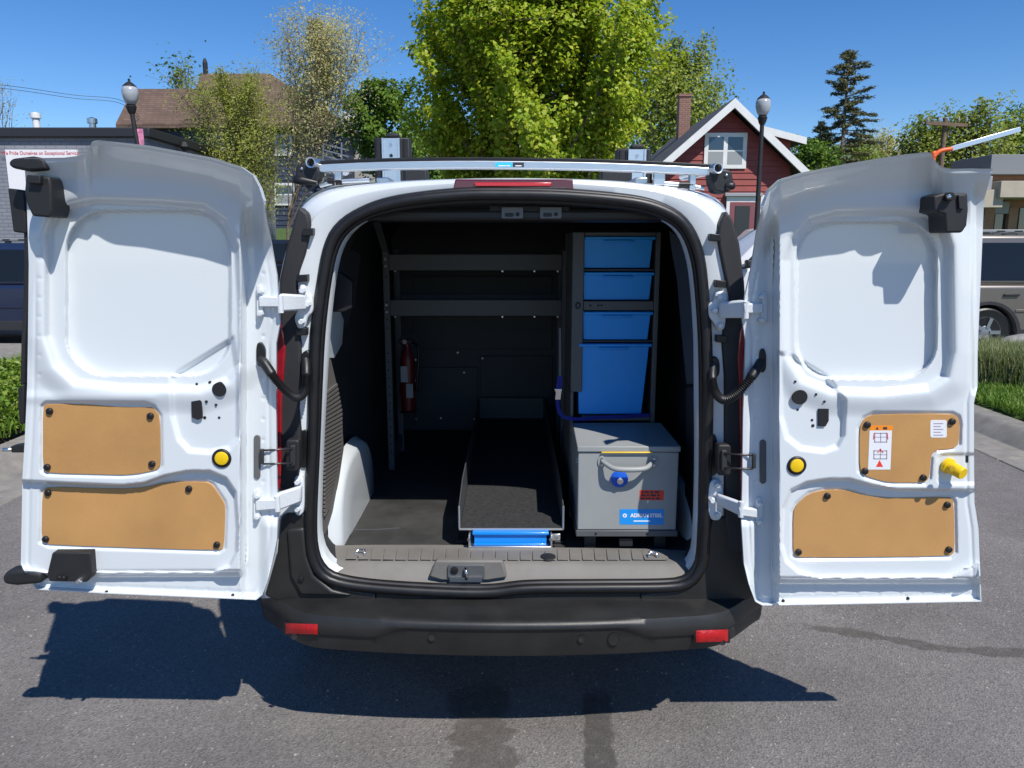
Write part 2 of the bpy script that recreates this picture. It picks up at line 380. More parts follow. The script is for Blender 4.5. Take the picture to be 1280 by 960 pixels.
def loop3(px, Y, n=200, shrink=None):
    p = [at(x, y, Y) for x, y in px]; p = catmull(p, 8, True)
    a = resample([(q.x, q.z) for q in p], 1200, True); c = (0.0, 1.2)
    ang = np.arctan2(a[:, 0]-c[0], a[:, 1]-c[1]); o = np.argsort(ang); ang = ang[o]; a = a[o]
    T = np.linspace(-math.pi, math.pi, n, endpoint=False)
    return np.stack([np.interp(T, ang, a[:, k], period=2*math.pi) for k in (0, 1)], 1)
N = 200
Lo = loop3(OUT, .10, N); Ls = loop3(SEAL, -.005, N); Li = loop3(INN, .02, N)
def loft(name, rings, m, parent, smooth=60, caps=(False, False)):
    b = MB(); n = len(rings[0]); vs_ = [tuple(p) for r in rings for p in r]; fs = []
    for i in range(len(rings)-1):
        for k in range(n): fs.append((i*n+k, i*n+(k+1) % n, (i+1)*n+(k+1) % n, (i+1)*n+k))
    if caps[0]: fs.append(tuple(range(n-1, -1, -1)))
    if caps[1]: fs.append(tuple((len(rings)-1)*n+k for k in range(n)))
    return b.add(vs_, fs).build(name, m, parent, smooth=smooth)
def ring(L, Y): return [(x, Y, z) for x, z in L]
# rear frame: body side edge -> rounded shoulder -> flat pillar -> seal channel
sh = lambda a, bb, t: a*(1-t)+bb*t
rings = [ring(sh(Lo, Ls, -.18), .22), ring(Lo, .12), ring(sh(Lo, Ls, .10), .055), ring(sh(Lo, Ls, .25), .022), ring(sh(Lo, Ls, .45), .008), ring(sh(Lo, Ls, .52), -.008), ring(sh(Lo, Ls, .95), -.006), ring(sh(Ls, Li, .2), .002), ring(sh(Ls, Li, .5), .03), ring(sh(Ls, Li, 1.0), .05), ring(sh(Ls, Li, 1.05), .09)]  # first ring widened outward to block sunlight slipping behind the left door
loft('rear_frame', rings, white, van, smooth=35)
# outer body shell to the nose
Lw = Lo.copy(); Lw[:, 0] *= 1.075
def sec(Y, ws, top):
    z0 = .42; L = Lw.copy(); L[:, 0] *= ws; zt = L[:, 1].max()
    L[:, 1] = z0+(np.maximum(L[:, 1], z0)-z0)*(top-z0)/(zt-z0); return ring(L, Y)
ZT = float(Lo[:, 1].max())
body_r = [ring(sh(Lo, Ls, -.18), .22), sec(.5, 1.0, ZT-.002), sec(1.2, 1.03, ZT+.0), sec(2.4, 1.03, ZT-.005), sec(3.1, 1.03, ZT-.05), sec(3.45, 1.02, ZT-.3), sec(3.85, 1.01, 1.18), sec(4.3, .98, 1.08), sec(4.55, .9, .95), sec(4.66, .75, .8)]
loft('body_shell', body_r, white, van, smooth=45, caps=(False, True))
MB().hexa([(-.62,3.17,1.80),(.62,3.17,1.80),(.74,3.80,1.24),(-.74,3.80,1.24),(-.62,3.175,1.86),(.62,3.175,1.86),(.74,3.86,1.26),(-.74,3.86,1.26)]).build('windscreen', glass_dk, van)
for sx in (-1, 1):
    for y in (.78, 3.82):
        wh = MB().lathe([(.2,-.02),(.3,-.03),(.325,.0),(.33,.1),(.325,.19),(.2,.2)], (sx*.88-(.2 if sx > 0 else 0), y, .33), 'X', 32).build('wheel', blk_rub, van, smooth=40)
        MB().lathe([(.02,0),(.12,.01),(.2,.0),(.205,-.03)], (sx*.895, y, .33), (sx,0,0), 24).build('rim', alu, wh, smooth=40)
# rubber seal round the opening: three beads
b = MB()
for t, yy, rr in ((.10,-.012,.0085),(.38,-.018,.0105),(.72,-.004,.0095)):
    L = sh(Ls, Li, t); P = [Vector((x, yy, z)) for x, z in L]; n = 8; vs_ = []
    c = Vector((0, yy, 1.2))
    for i, p in enumerate(P):
        d = (P[(i+1) % N]-P[i-1]).normalized(); o_ = Vector((d.z, 0, -d.x))
        vs_ += [p+(o_*math.cos(2*math.pi*k/n)+Vector((0,1,0))*math.sin(2*math.pi*k/n))*rr*1.6 for k in range(n)]
    b.add(vs_, [(i*n+k, i*n+(k+1) % n, ((i+1) % N)*n+(k+1) % n, ((i+1) % N)*n+k) for i in range(N) for k in range(n)])
b.build('door_seal', blk_rub, van, smooth=True)
# cargo lining
Lin = np.clip(sh(Ls, Li, 1.05), [-.70, .50], [.70, 1.81])
def boxloop(x, z0, z1, r):
    pts = [(px_, pz) for px_, pz in rrect(-x, z0, x, z1, r, 8)]
    a = resample(pts, 1200, True); c = (0, 1.2); ang = np.arctan2(a[:, 0]-c[0], a[:, 1]-c[1]); o = np.argsort(ang); a = a[o]; ang = ang[o]
    T = np.linspace(-math.pi, math.pi, N, endpoint=False)
    return np.stack([np.interp(T, ang, a[:, k], period=2*math.pi) for k in (0, 1)], 1)
Lb = boxloop(.685, .56, 1.83, .16)
loft('cargo_lining', [ring(sh(Ls, Li, 1.05), .09), ring(sh(sh(Ls, Li, 1.05), Lb, .7), .20), ring(Lb, .32), ring(Lb, 2.05), ring(Lb*.02+np.array([0, 1.2*.98]), 2.06)], liner, van, smooth=40)
MB().box((-.66, .12, .565), (.66, 2.04, .606)).build('cargo_floor', floor_m, van)
mat_seam = MB()
for a, c in (((470,662),(440,662)),((440,662),(432,680)),((470,662),(500,660))):
    mat_seam.bar(atz(*a, .608), atz(*c, .608), .004, .003)
mat_seam.build('floor_seam', steel_g, van)
# load sill plate with ribs
SZ = .622
fr = [at(x, y, .012) for x, y in [(389,690),(399,711),(419,724),(469,730),(545,735),(612,736),(660,731),(746,730),(835,730),(866,721),(880,698)]]
bk = [atz(x, y, SZ) for x, y in [(390,683),(408,682),(430,681.5),(470,681),(545,681),(612,682),(660,684),(746,685),(818,686),(856,688),(878,692)]]
md = [atz(x, y, SZ-.004) for x, y in [(389,687),(404,692),(422,699),(469,700),(545,701.5),(612,702),(660,702),(746,702.5),(830,703),(858,699),(878,696)]]
b = MB(); n = len(fr); fm = [p.lerp(q, .25)+Vector((0, -.004, .006)) for p, q in zip(md, fr)]
rows = [[p-Vector((0, 0, .03)) for p in bk], bk, md, fm, fr, [p-Vector((0, 0, .04)) for p in fr]]
b.add([p for r in rows for p in r], [(j*n+i, j*n+i+1, (j+1)*n+i+1, (j+1)*n+i) for j in range(len(rows)-1) for i in range(n-1)])
sill = b.build('sill_plate', sill_m, van, smooth=30)
for i in range(27):
    x = 432+i*15.6
    yb_ = 684.5+(x-432)*.006; yf_ = 700-(abs(x-640)/250)**4*2
    if 583 < x < 694: yb_ = 689
    if x+14 > 838: break
    q_ = [atz(x, yf_, SZ+.0005), atz(x+13.6, yf_, SZ+.0005), atz(x+13.6+(640-x)*.016, yb_, SZ+.0005), atz(x+(640-x)*.016, yb_, SZ+.0005)]
    MB().prism(q_, (0, 0, .002)).build('rib', sill_m, sill, bev=.001)
# latch striker pocket
lp = [(536,700),(634,700),(640,722),(612,727),(545,726),(528,722)]
plate('striker_pocket', [(545,701),(628,701),(634,722),(610,726),(552,726),(536,721)], .012, .03, sill_m, van, .006)
stk = plate('striker_plate', rrect(559,706,606,724,4), .006, .02, steel_g, van, .003)
MB().box(at(562,722,.0), at(603,724.5,.02)).build('striker_edge', chrome, stk)
MB().tube([at(582,710,.0), at(583,716,-.012), at(583,724,0)], .006, 10).build('striker_loop', chrome, stk, smooth=True)
disc('striker_hole', 568, 713, .004, .013, blk_rub, stk, .004)
for x0, y0, x1, y1 in ((441,686,460,696),(806,688,828,700)):
    p = MB().box(atz(x0, y1, SZ+.001), atz(x1, y0, SZ+.004)).build('tie_down_cup', sill_m, van, bev=.002)
    a = atz((x0+x1)/2-6, (y0+y1)/2+3, SZ+.006); MB().tube([a, a+Vector((.003, .018, .012)), a+Vector((.028, .018, .012)), a+Vector((.031, 0, 0))], .004, 8).build('tie_down_ring', chrome, p, smooth=True)
MB().lathe([(.028,0),(.026,.006),(.018,.008)], atz(685, 697, SZ), 'Z', 24).build('plug', blk, van, smooth=40)

# ---- rear doors: formed inner panel, one grid each
def interp_curve(pts, n): return resample(pts, n)
def door(side, bottom, hinge, top, free, depth_fn, label):
    nu, nv = 230, 370
    B, H, T, Fr = [resample(c, k) for c, k in ((bottom, nu), (hinge, nv), (top, nu), (free, nv))]
    s = np.linspace(0, 1, nu)[None, :, None]; t = np.linspace(0, 1, nv)[:, None, None]
    P = (1-t)*B[None]+t*T[None]+(1-s)*Fr[:, None]+s*H[:, None]-((1-s)*(1-t)*B[0]+s*(1-t)*B[-1]+(1-s)*t*T[0]+s*t*T[-1])
    X, Y = P[..., 0], P[..., 1]
    tp = np.array(top, float); o = np.argsort(tp[:, 0]); yt = np.interp(X, tp[o, 0], tp[o, 1])
    outline = [tuple(p) for p in bottom]+[tuple(p) for p in hinge][1:]+[tuple(p) for p in top[::-1]][1:]+[tuple(p) for p in free[::-1]][1:-1]
    eb = -sdf(outline, X, Y)
    d = depth_fn(X, Y, yt, eb)
    YY = YD-d
    ux = (X-640)/F; v = (480-Y)/F
    def unp(YW):
        tt = (YW-CAM[1])/(CT+v*ST); return np.stack([ux*tt, YW, CAM[2]+tt*(-ST+v*CT)], -1)
    front = unp(YY)
    backoff = .010+.075*sst(eb, 3, 45)
    back = front.copy(); back[..., 1] = np.maximum(front[..., 1]+.010, YD+.05*sst(eb, 3, 40)-.10*sst(70-(Y-yt), 0, 70)*1.0+backoff*.4)
    V = np.concatenate([front.reshape(-1, 3), back.reshape(-1, 3)]); nn = nu*nv; fs = []
    for j in range(nv-1):
        for i in range(nu-1):
            a = j*nu+i; fs.append((a, a+1, a+nu+1, a+nu)); fs.append((nn+a, nn+a+nu, nn+a+nu+1, nn+a+1))
    edge = [i for i in range(nu)]+[j*nu+nu-1 for j in range(1, nv)]+[(nv-1)*nu+i for i in range(nu-2, -1, -1)]+[j*nu for j in range(nv-2, 0, -1)]
    for k in range(len(edge)):
        a, c = edge[k], edge[(k+1) % len(edge)]; fs.append((a, c, nn+c, nn+a))
    me = bpy.data.meshes.new('rear_door'); me.from_pydata([tuple(p) for p in (V-np.array(org(van)))], [], fs)
    bm = bmesh.new(); bm.from_mesh(me); bmesh.ops.recalc_face_normals(bm, faces=bm.faces); bm.to_mesh(me); bm.free()
    o = link('rear_door', me, van, white, 50); o['label'] = label
    grid = (X.ravel(), Y.ravel(), YY.ravel())
    def surf(px, py):
        k = np.argmin((grid[0]-px)**2+(grid[1]-py)**2); return float(grid[2][k])
    return o, surf
# left door
LW = rrect(82, 262, 289, 470, 50, 8)
LWO = [(58,292),(66,272),(88,256),(120,250),(200,253),(255,258),(282,276),(297,310),(301,380),(302,455),(285,474),(250,486),(150,484),(95,478),(70,455),(58,420)]
Lcr = [(20,600),(150,606),(180,603),(205,594),(235,588),(262,588),(283,597),(295,615),(298,660),(297,690),(288,708),(268,716),(60,716),(20,712)]
Lpk = [(212,470),(292,420),(300,470),(300,548),(288,562),(262,567),(236,565),(222,550),(214,520)]
Lh1 = [(53,508),(58,504),(180,505),(192,509),(200,520),(201,582),(196,588),(172,593),(152,594.5),(60,592),(53,588)]
Lh2 = [(52,615),(58,608),(150,611),(180,609),(208,602),(258,602),(266,606),(280,627),(282,636),(280,685),(274,689),(62,682),(51,677)]
def dl(X, Y, yt, eb):
    d = np.zeros_like(X)
    sw = sdf(LW, X, Y); so_ = sdf(LWO, X, Y)
    d -= .030*sst(-sw, -.5, 3.5)
    d -= .018*sst(-so_, -4, 5)
    d += .012*sst(-so_, -34, -8)*(1-sst(-so_, -8, 6))
    wt = sst(X, 60, 150)
    tt = np.clip((Y-yt)/(78), 0, 1); d += .125*(1-tt)**2*(.6+.4*wt)-.004*sst(6-(Y-yt), 0, 4)
    d -= .085*sst(X, 299, 309)*sst(Y, 250, 310)
    d += .020*sst(X, 322, 336)*sst(Y, 640, 660)+.012*sst(X, 315, 332)*sst(450-Y, 0, 90)*sst(Y, 240, 300)
    cr = sdf(Lcr, X, Y); d -= .024*sst(-cr, -1, 3.2)
    d -= .050*sst(Y-(714-(X-25)*.004), -2, 9)*(1-sst(X, 298, 309))
    d -= .016*sst(-sdf(Lpk, X, Y), -2, 6)
    for h in (Lh1, Lh2): d -= .007*sst(-sdf(h, X, Y), -4, 0)
    d += .016*sst(4.5-eb, 0, 3.5)*sst(Y, 700, 735)
    d -= .0035*np.exp(-((eb-9)/2.0)**2)*sst(Y, 300, 400)
    d += .004*np.exp(-((Y-497)/7)**2)*sst(205-X, 0, 20)
    for wy in range(290, 640, 26): d -= .0022*np.exp(-((X-329)**2+(Y-wy)**2)/5.)
    for wx in range(70, 300, 27): d -= .0022*np.exp(-((X-wx)**2+(Y-(729+wx*.03))**2)/5.)
    for wy in range(300, 470, 24): d -= .0018*np.exp(-((X-49)**2+(Y-wy)**2)/5.)
    return d
dL, sL = door(-1, [(45,737),(133,742),(230,746),(320,750)],
    [(320,750),(328,744),(334,728),(341,700),(346,675),(347,645),(346,600),(345,520),(345,430),(350,404),(348,380),(346,345),(338,300),(329,250)],
    [(30,198),(50,197.5),(80,197),(97,195),(107,191),(112,184),(115,177),(122,175),(187,182),(266,197),(300,208),(316,219),(324,234),(329,250)],
    [(45,737),(33,720),(26,705),(27,657),(28,597),(31,550),(34,483),(35,420),(36,330),(33,240),(30,198)], dl, 'left rear door with hardboard panels and black latch blocks')
# right door
RW = rrect(994, 276, 1172, 474, 46, 8)
RWO = [(982,325),(990,298),(1012,275),(1045,266),(1120,264),(1160,268),(1180,284),(1188,310),(1190,440),(1183,470),(1160,484),(1100,490),(1040,488),(1005,474),(983,440)]
Rcr = [(1235,612),(1120,611),(1090,606),(1062,598),(1035,598),(1008,602),(988,612),(978,635),(976,680),(982,702),(998,716),(1020,722),(1190,722),(1212,712),(1235,700)]
Rpk = [(972,440),(985,440),(1035,470),(1058,500),(1056,545),(1048,560),(1030,566),(1000,562),(982,548),(974,520)]
Rh1 = [(1074,535),(1080,523),(1092,517),(1190,517),(1198,521),(1200,530),(1199,555),(1192,561),(1170,563),(1164,570),(1162,598),(1156,604),(1110,604),(1082,596),(1074,588)]
Rh2 = [(991,640),(996,630),(1011,617),(1030,612),(1058,612),(1085,620),(1115,623),(1188,621),(1193,627),(1194.5,690),(1188,696),(1000,698),(991,694)]
Rlk = rrect(1173, 568, 1230, 604, 6)
def dr(X, Y, yt, eb):
    d = np.zeros_like(X)
    sw = sdf(RW, X, Y); so_ = sdf(RWO, X, Y)
    d -= .030*sst(-sw, -.5, 3.5); d -= .018*sst(-so_, -4, 5)
    d += .012*sst(-so_, -34, -8)*(1-sst(-so_, -8, 6))
    wt = sst(1225-X, 0, 80)
    tt = np.clip((Y-yt)/(76), 0, 1); d += .125*(1-tt)**2*(.6+.4*wt)-.004*sst(6-(Y-yt), 0, 4)
    d -= .085*sst(X, 975, 965)*sst(Y, 255, 315)
    d += .020*sst(X, 950, 938)*sst(Y, 640, 660)+.012*sst(962-X, 0, 18)*sst(450-Y, 0, 90)*sst(Y, 240, 300)
    cr = sdf(Rcr, X, Y); d -= .024*sst(-cr, -1, 3.2)
    d -= .050*sst(Y, 720, 731)*sst(X, 964, 976)
    d -= .016*sst(-sdf(Rpk, X, Y), -2, 6)
    for h in (Rh1, Rh2): d -= .007*sst(-sdf(h, X, Y), -4, 0)
    d -= .008*sst(-sdf(Rlk, X, Y), -3, 2)
    d += .016*sst(4.5-eb, 0, 3.5)*sst(Y, 700, 735)
    d -= .0035*np.exp(-((eb-9)/2.0)**2)*sst(Y, 300, 400)
    for wy in range(290, 640, 26): d -= .0022*np.exp(-((X-945)**2+(Y-wy)**2)/5.)
    for wx in range(990, 1215, 27): d -= .0022*np.exp(-((X-wx)**2+(Y-741)**2)/5.)
    d -= .030*sst(X, 1213, 1220)*sst(495-Y, 0, 10)*sst(Y, 225, 250)
    return d
dR, sR = door(1, [(1227,752),(1150,753.5),(1050,755.5),(953,757)],
    [(953,757),(944,752),(936,730),(930,705),(927,655),(928,600),(929,520),(931,460),(932,427),(928,400),(931,372),(939,335),(946,290),(954,258)],
    [(1241,211),(1215,210.5),(1190,211),(1178,209),(1171,204),(1166.5,197),(1164,191),(1158,190),(1130,193),(1067,203),(1005,215),(976,224),(962,237),(954,258)],
    [(1227,752),(1226,733),(1223,660),(1218,628),(1217.5,560),(1217.5,503),(1222,483),(1222,440),(1226,347),(1230,250),(1241,211)], dr, 'right rear door with safety stickers on its hardboard panel')
for hpoly, D_, S_ in ((Lh1, dL, sL), (Lh2, dL, sL), (Rh1, dR, sR), (Rh2, dR, sR)):
    cx = sum(p[0] for p in hpoly)/len(hpoly); cy = sum(p[1] for p in hpoly)/len(hpoly)
    plate('hardboard_panel', [(cx+(x-cx)*.995, cy+(y-cy)*.99) for x, y in smooth_poly(hpoly, 1)], S_(cx, cy)-.004, .006, hb, D_, .0012)
for D_, S_, pts in ((dL, sL, [(62,514),(188,520),(59,584),(190,580),(60,616),(236,611),(57,674),(271,681)]), (dR, sR, [(1084,531),(1190,527),(1081,589),(1154,597),(1034,620),(1184,631),(998,690),(1186,687)])):
    for x, y in pts:
        disc('panel_clip', x, y, S_(x, y)-.006, .0102, blk_rub, D_, .006, 16)
for D_, S_, x, y in ((dL, sL, 277, 573), (dR, sR, 996, 582)):
    disc('plug_ring', x, y, S_(x, y)-.002, .029, blk_rub, D_, .004, 28)
    disc('yellow_plug', x, y, S_(x, y)-.006, .0205, yel, D_, .005, 28)
dark_hole = mat('hole_dark', (.01, .011, .013), .9)
for D_, S_, hs_ in ((dL, sL, [(274,487,9),(246,480,1.6),(262,478,1.6),(258,502,1.8),(270,506,1.6),(274,522,1.6),(256,522,2)]), (dR, sR, [(1000,496.5,9.3),(994,477,1.6),(1020,493,1.6),(1030.5,502,1.6),(997,512,1.5),(1015,525,1.6),(1016,532,2)])):
    for x, y, r in hs_:
        Yh = S_(x, y); c = at(x, y, Yh); rad = (at(x+r, y, Yh)-c).length
        Yh = min(S_(x+r*i_, y+r*j_) for i_, j_ in ((0,0),(1,0),(-1,0),(0,1),(0,-1))); c = at(x, y, Yh)
        MB().lathe([(rad, -.0012), (rad, .02)], c, 'Y', 22).build('access_hole', dark_hole, D_)
plate('access_hole', [(239,502),(250,500),(252,502),(252,523),(247,525),(240,522)], min(sL(240,502),sL(252,502),sL(252,523),sL(240,522))-.001, .02, dark_hole, dL, 0)
plate('access_hole', [(1023,511),(1036,511),(1036,526),(1032,533),(1023,533)], min(sR(1023,511),sR(1036,511),sR(1036,530),sR(1023,533))-.001, .02, dark_hole, dR, 0)
# right door: stickers, lock knob
ys = sR(1120, 560)-.0046
st = plate('warning_sticker', [(1087,538),(1115,538),(1113,587),(1085,587)], ys, .0005, paper, dR, 0)
plate('sticker_header', [(1087.5,532),(1116.5,532),(1116,538),(1087.5,538)], ys-.0002, .0006, orange, dR, 0)
for bx in ((1093,541,1109,553), (1092,563,1109,574)):
    for e in ((bx[0],bx[1],bx[2],bx[1]+1),(bx[0],bx[3]-1,bx[2],bx[3]),(bx[0],bx[1],bx[0]+1,bx[3]),(bx[2]-1,bx[1],bx[2],bx[3]),((bx[0]+bx[2])/2-.4,bx[1],(bx[0]+bx[2])/2+.4,bx[3]),(bx[0],bx[1]+5,bx[2],bx[1]+5.6)):
        plate('pictogram_line', [(e[0],e[1]),(e[2],e[1]),(e[2],e[3]),(e[0],e[3])], ys-.0005, .0006, mat('pictogram_grey', (.30, .25, .32), .6), dR, 0)
for a_, b_ in (((1097,566),(1101,561)),((1104,566),(1100,561)),((1093,541),(1092,549)),((1109,541),(1110,549))):
    MB().bar(at(*a_, ys-.0007), at(*b_, ys-.0007), .0022, .0006, up=(0,1,0)).build('pictogram_arrow', lab_r, dR)
plate('hazard_triangle', [(1099.5,575),(1104,583.5),(1095,583.5)], ys-.0005, .0006, lab_r, dR, 0)
plate('hazard_triangle', [(1096.5,533.5),(1098.5,536.8),(1094.5,536.8)], ys-.0008, .0006, ink, dR, 0)
plate('manual_icon', [(1104,533.8),(1109,533.8),(1109,536.8),(1104,536.8)], ys-.0008, .0006, ink, dR, 0)
plate('information_sticker', rrect(1163,525,1183.5,547,2.5), ys, .0005, paper, dR, 0)
for k in range(5):
    plate('pictogram_line', [(1167,529+k*3.6),(1179-(k % 2)*3,529+k*3.6),(1179-(k % 2)*3,530+k*3.6),(1167,530+k*3.6)], ys-.0004, .0005, mat('pictogram_grey', (.30, .25, .32), .6), dR, 0)
yk = sR(1187, 584)
kb = MB().lathe([(.024,0),(.024,.012),(.019,.014),(.0185,.055),(.0165,.058)], at(1183,581,yk+.004), (.42,-1,-.24), 22).build('lock_knob', yel, dR, smooth=40)
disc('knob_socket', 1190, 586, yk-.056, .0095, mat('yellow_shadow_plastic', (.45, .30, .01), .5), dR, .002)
plate('latch_slot', [(1206,570),(1212,570),(1212,578),(1206,578)], sR(1208, 574)-.002, .004, dark_hole, dR, 0)
# latch blocks
def latch_box(D_, poly, Y, th, nm, bev=.006): return plate(nm, poly, Y, th, blk, D_, bev, 3)
latch_box(dL, [(32,218),(62,221),(64,232),(65,262),(62,272),(40,270),(33,255),(30,240)], YD-.085, .09, 'upper_latch')
latch_box(dL, [(36,219),(50,219),(50,230),(34,229)], YD-.10, .03, 'upper_latch_jaw', .003)
latch_box(dL, [(9,204),(14,198),(40,195),(55,198),(58,212),(34,214),(14,210)], YD-.07, .055, 'upper_latch_lever', .012)
latch_box(dL, [(9,235),(30,238),(33,292),(16,290)], YD+.0, .05, 'edge_gasket_block', .005)
latch_box(dL, [(28,238),(36,240),(38,330),(31,430),(31,480),(25,482),(26,430),(30,330)], YD+.01, .03, 'edge_gasket', .004)
latch_box(dL, [(22,486),(30,480),(30,530),(24,530),(22,505)], YD+.01, .04, 'middle_catch', .004)
latch_box(dL, [(13,558),(30,555),(30,566),(14,566)], YD+.01, .03, 'middle_latch', .003)
MB().tube([at(4,562,YD+.02), at(16,562,YD+.02)], .006, 8).build('latch_pin', alu, dL, smooth=True)
latch_box(dL, [(65,691),(113,691),(115,720),(108,728),(62,727),(58,720)], YD-.004, .06, 'lower_latch', .004)
for x in (75, 80): disc('latch_tooth', x, 722, YD-.008, .009, blk_rub, dL, .01)
disc('latch_tooth', 100, 725, YD-.008, .008, alu, dL, .014, 12)
latch_box(dL, [(1,722),(8,714),(26,712),(52,717),(52,730),(20,733),(4,731)], YD+.01, .05, 'lower_latch_lever', .012)
latch_box(dR, [(1167,245),(1180,241),(1210,241),(1211,262),(1209,282),(1203,291),(1182,291),(1181,268),(1167,264)], YD-.085, .09, 'upper_latch')
disc('latch_tooth', 1186, 246, YD-.09, .012, blk_rub, dR, .012, 14); disc('latch_tooth', 1186, 245.5, YD-.103, .006, chrome, dR, .004, 12)
latch_box(dR, [(1198,244),(1207,244),(1205,262),(1199,261)], YD-.092, .02, 'upper_latch_jaw', .002)
for D_, S_, pts in ((dL, sL, [(133,740),(291,744)]), (dR, sR, [(979,751),(1135,748)])):
    for x, y in pts:
        disc('drain_plug', x, y, S_(x, y)-.001, .005, dark_hole, D_, .003, 10)

# ---- hinges
def hinge(pl, arm, pv, bolts, dbolts, flip):
    S_ = sR if flip else sL; Yh = min(S_(x, y) for x, y in pl)-.010
    h = plate('hinge', pl, Yh, .03, white_hinge, van, .004, 3)
    MB().prism([at(x, y, Yh-.008) for x, y in arm[0]], (0, .02, 0)).build('hinge_arm', white_hinge, h, bev=.004)
    MB().prism([at(x, y, Yh-.004 if abs(x-640) > 280 else -.06) for x, y in arm[1]], (0, .026, 0)).build('hinge_arm', white_hinge, h, bev=.006)
    plate('pillar_leaf', pv, -.035, .03, white_hinge, h, .006, 3)
    for x, y in bolts: disc('bolt', x, y, -.04, .0105, white_hinge, h, .012, 6)
    for x, y in dbolts: disc('bolt', x, y, Yh-.004, .008, white_hinge, h, .010, 6)
    k = arm[2]; MB().lathe([(.009, 0), (.009, .05)], at(k[0], k[1], Yh), 'Z', 12).build('hinge_pin', white_hinge, h, smooth=40)
hinge([(320,358),(325,355),(328,362),(329,395),(325,399),(320,396)], ([(323,370),(350,371),(350,384),(323,384)], [(348,367),(380,369),(382,388),(349,390)], (351,391)),
      smooth_poly([(374,356),(381,356),(384,366),(391,373),(391,390),(384,397),(381,410),(372,412),(367,398),(372,386),(372,372)]), [(378,363),(385,380),(377,402)], [(326,364),(326,392)], 0)
hinge([(316,615),(321,611),(325,616),(324,650),(321,654),(316,650)], ([(319,625),(346,624),(346,637),(319,639)], [(344,618),(376,608),(376,628),(345,640)], (347,639)),
      smooth_poly([(367,596),(375,594),(380,600),(380,640),(374,646),(367,642)]), [(372,602),(372,636)], [(322,620),(322,646)], 0)
hinge([(953,366),(957,364),(960,370),(960,402),(956,407),(952,402)], ([(930,379),(954,379),(954,392),(930,392)], [(900,378),(932,375),(932,398),(900,398)], (932,398)),
      smooth_poly([(895,366),(903,363),(909,370),(908,382),(908,398),(906,412),(898,414),(893,404),(886,396),(885,382),(893,376)]), [(899,371),(893,388),(900,407)], [(952,371),(952,400)], 1)
hinge([(946,624),(951,621),(954,628),(954,655),(950,660),(946,655)], ([(924,634),(948,637),(948,648),(924,645)], [(897,618),(926,628),(926,646),(897,632)], (926,646)),
      smooth_poly([(888,602),(896,599),(904,606),(905,640),(900,651),(890,651),(885,640),(885,615)]), [(896,606),(890,625),(897,643)], [(950,630),(950,652)], 1)
# wiring boots
def boot(pts, Ys, e1, e2, S_):
    y0_ = S_(*pts[0]); Ys = [y0_-.004, y0_-.015, y0_-.03, y0_-.02]+Ys[4:]; e1 = (e1[0], min(S_(x, y) for x, y in e1[0])-.006)
    P = catmull([at(x, y, Y) for (x, y), Y in zip(pts, Ys)], 16); n = len(P)
    rad = [(.0125+(.0022 if (i % 2) else -.0012)) if 10 < i < n-8 else .0145 for i in range(n)]
    P2 = resample([tuple(p) for p in P], 110); rad = [(.0125+(.002 if (i % 2) else -.002)) if 20 < i < 92 else .015 for i in range(110)]
    o = MB().tube([Vector(p) for p in P2], rad, 14).build('wiring_boot', blk_rub, van, smooth=70)
    for e, Y in (e1, e2): plate('boot_grommet', smooth_poly(e, 2), Y, .02, blk_rub, o, .004)
boot([(326,449),(332,456),(345,475),(362,493),(374,496),(382,485),(383,462),(382,450)], [-.11,-.125,-.14,-.13,-.11,-.07,-.04,-.02], ([(320,430),(326,427),(331,436),(331,450),(326,460),(320,455)], -.112), ([(376,442),(384,437),(390,445),(390,470),(380,474),(376,462)], -.018), sL)
boot([(952,452),(946,461),(934,478),(920,493),(905,500),(894,490),(890,472),(891,455)], [-.11,-.125,-.14,-.13,-.11,-.07,-.04,-.02], ([(950,438),(955,435),(958,442),(958,462),(953,467),(949,462)], -.112), ([(888,448),(895,445),(900,452),(900,468),(894,474),(888,472)], -.018), sR)
# door check straps
def check(bx, sx0, sx1, y0, y1, slot, S_):
    Yq = min(S_(x, y) for x in slot for y in (y0, (y0+y1)/2, y1))
    hk = plate('check_strap', rrect(min(bx), y0, max(bx), y1, 4), -.085, .04, blk, van, .006, 3)
    cx = (bx[0]+bx[1])/2; plate('check_housing', rrect(cx-3.5, y0+7, cx+3.5, y1-6, 2), -.095, .02, trim_dk, hk, .003)
    for yy in (y0+11, y1-10): MB().tube([at(cx, yy, -.095), at(sx1, yy+(2 if yy < y0+15 else 1), Yq-.012)], .0032, 8).build('strap_wire', mat('dark_steel', (.09, .08, .08), .4, metal=.8), hk, smooth=True)
    plate('strap_link', [(min(sx0,sx1), y0+12),(max(sx0,sx1), y0+12),(max(sx0,sx1), y1-9),(min(sx0,sx1), y1-9)], Yq-.018, .012, trim_dk, hk, .002)
    plate('check_slot', rrect(min(slot), y0-6, max(slot), y1+10, 4), Yq-.005, .03, mat('slot_grey', (.11, .11, .11), .5), hk, .002)
check((357,374), 324, 329, 550, 589, (317,325), sL); check((897,914), 945, 941, 556, 595, (950,958), sR)
for pts in ([(372,540),(386,536),(388,584),(374,586)], [(886,546),(896,542),(900,590),(886,598)]): plate('check_recess', smooth_poly(pts), -.014, .02, blk_rub, van, .002)
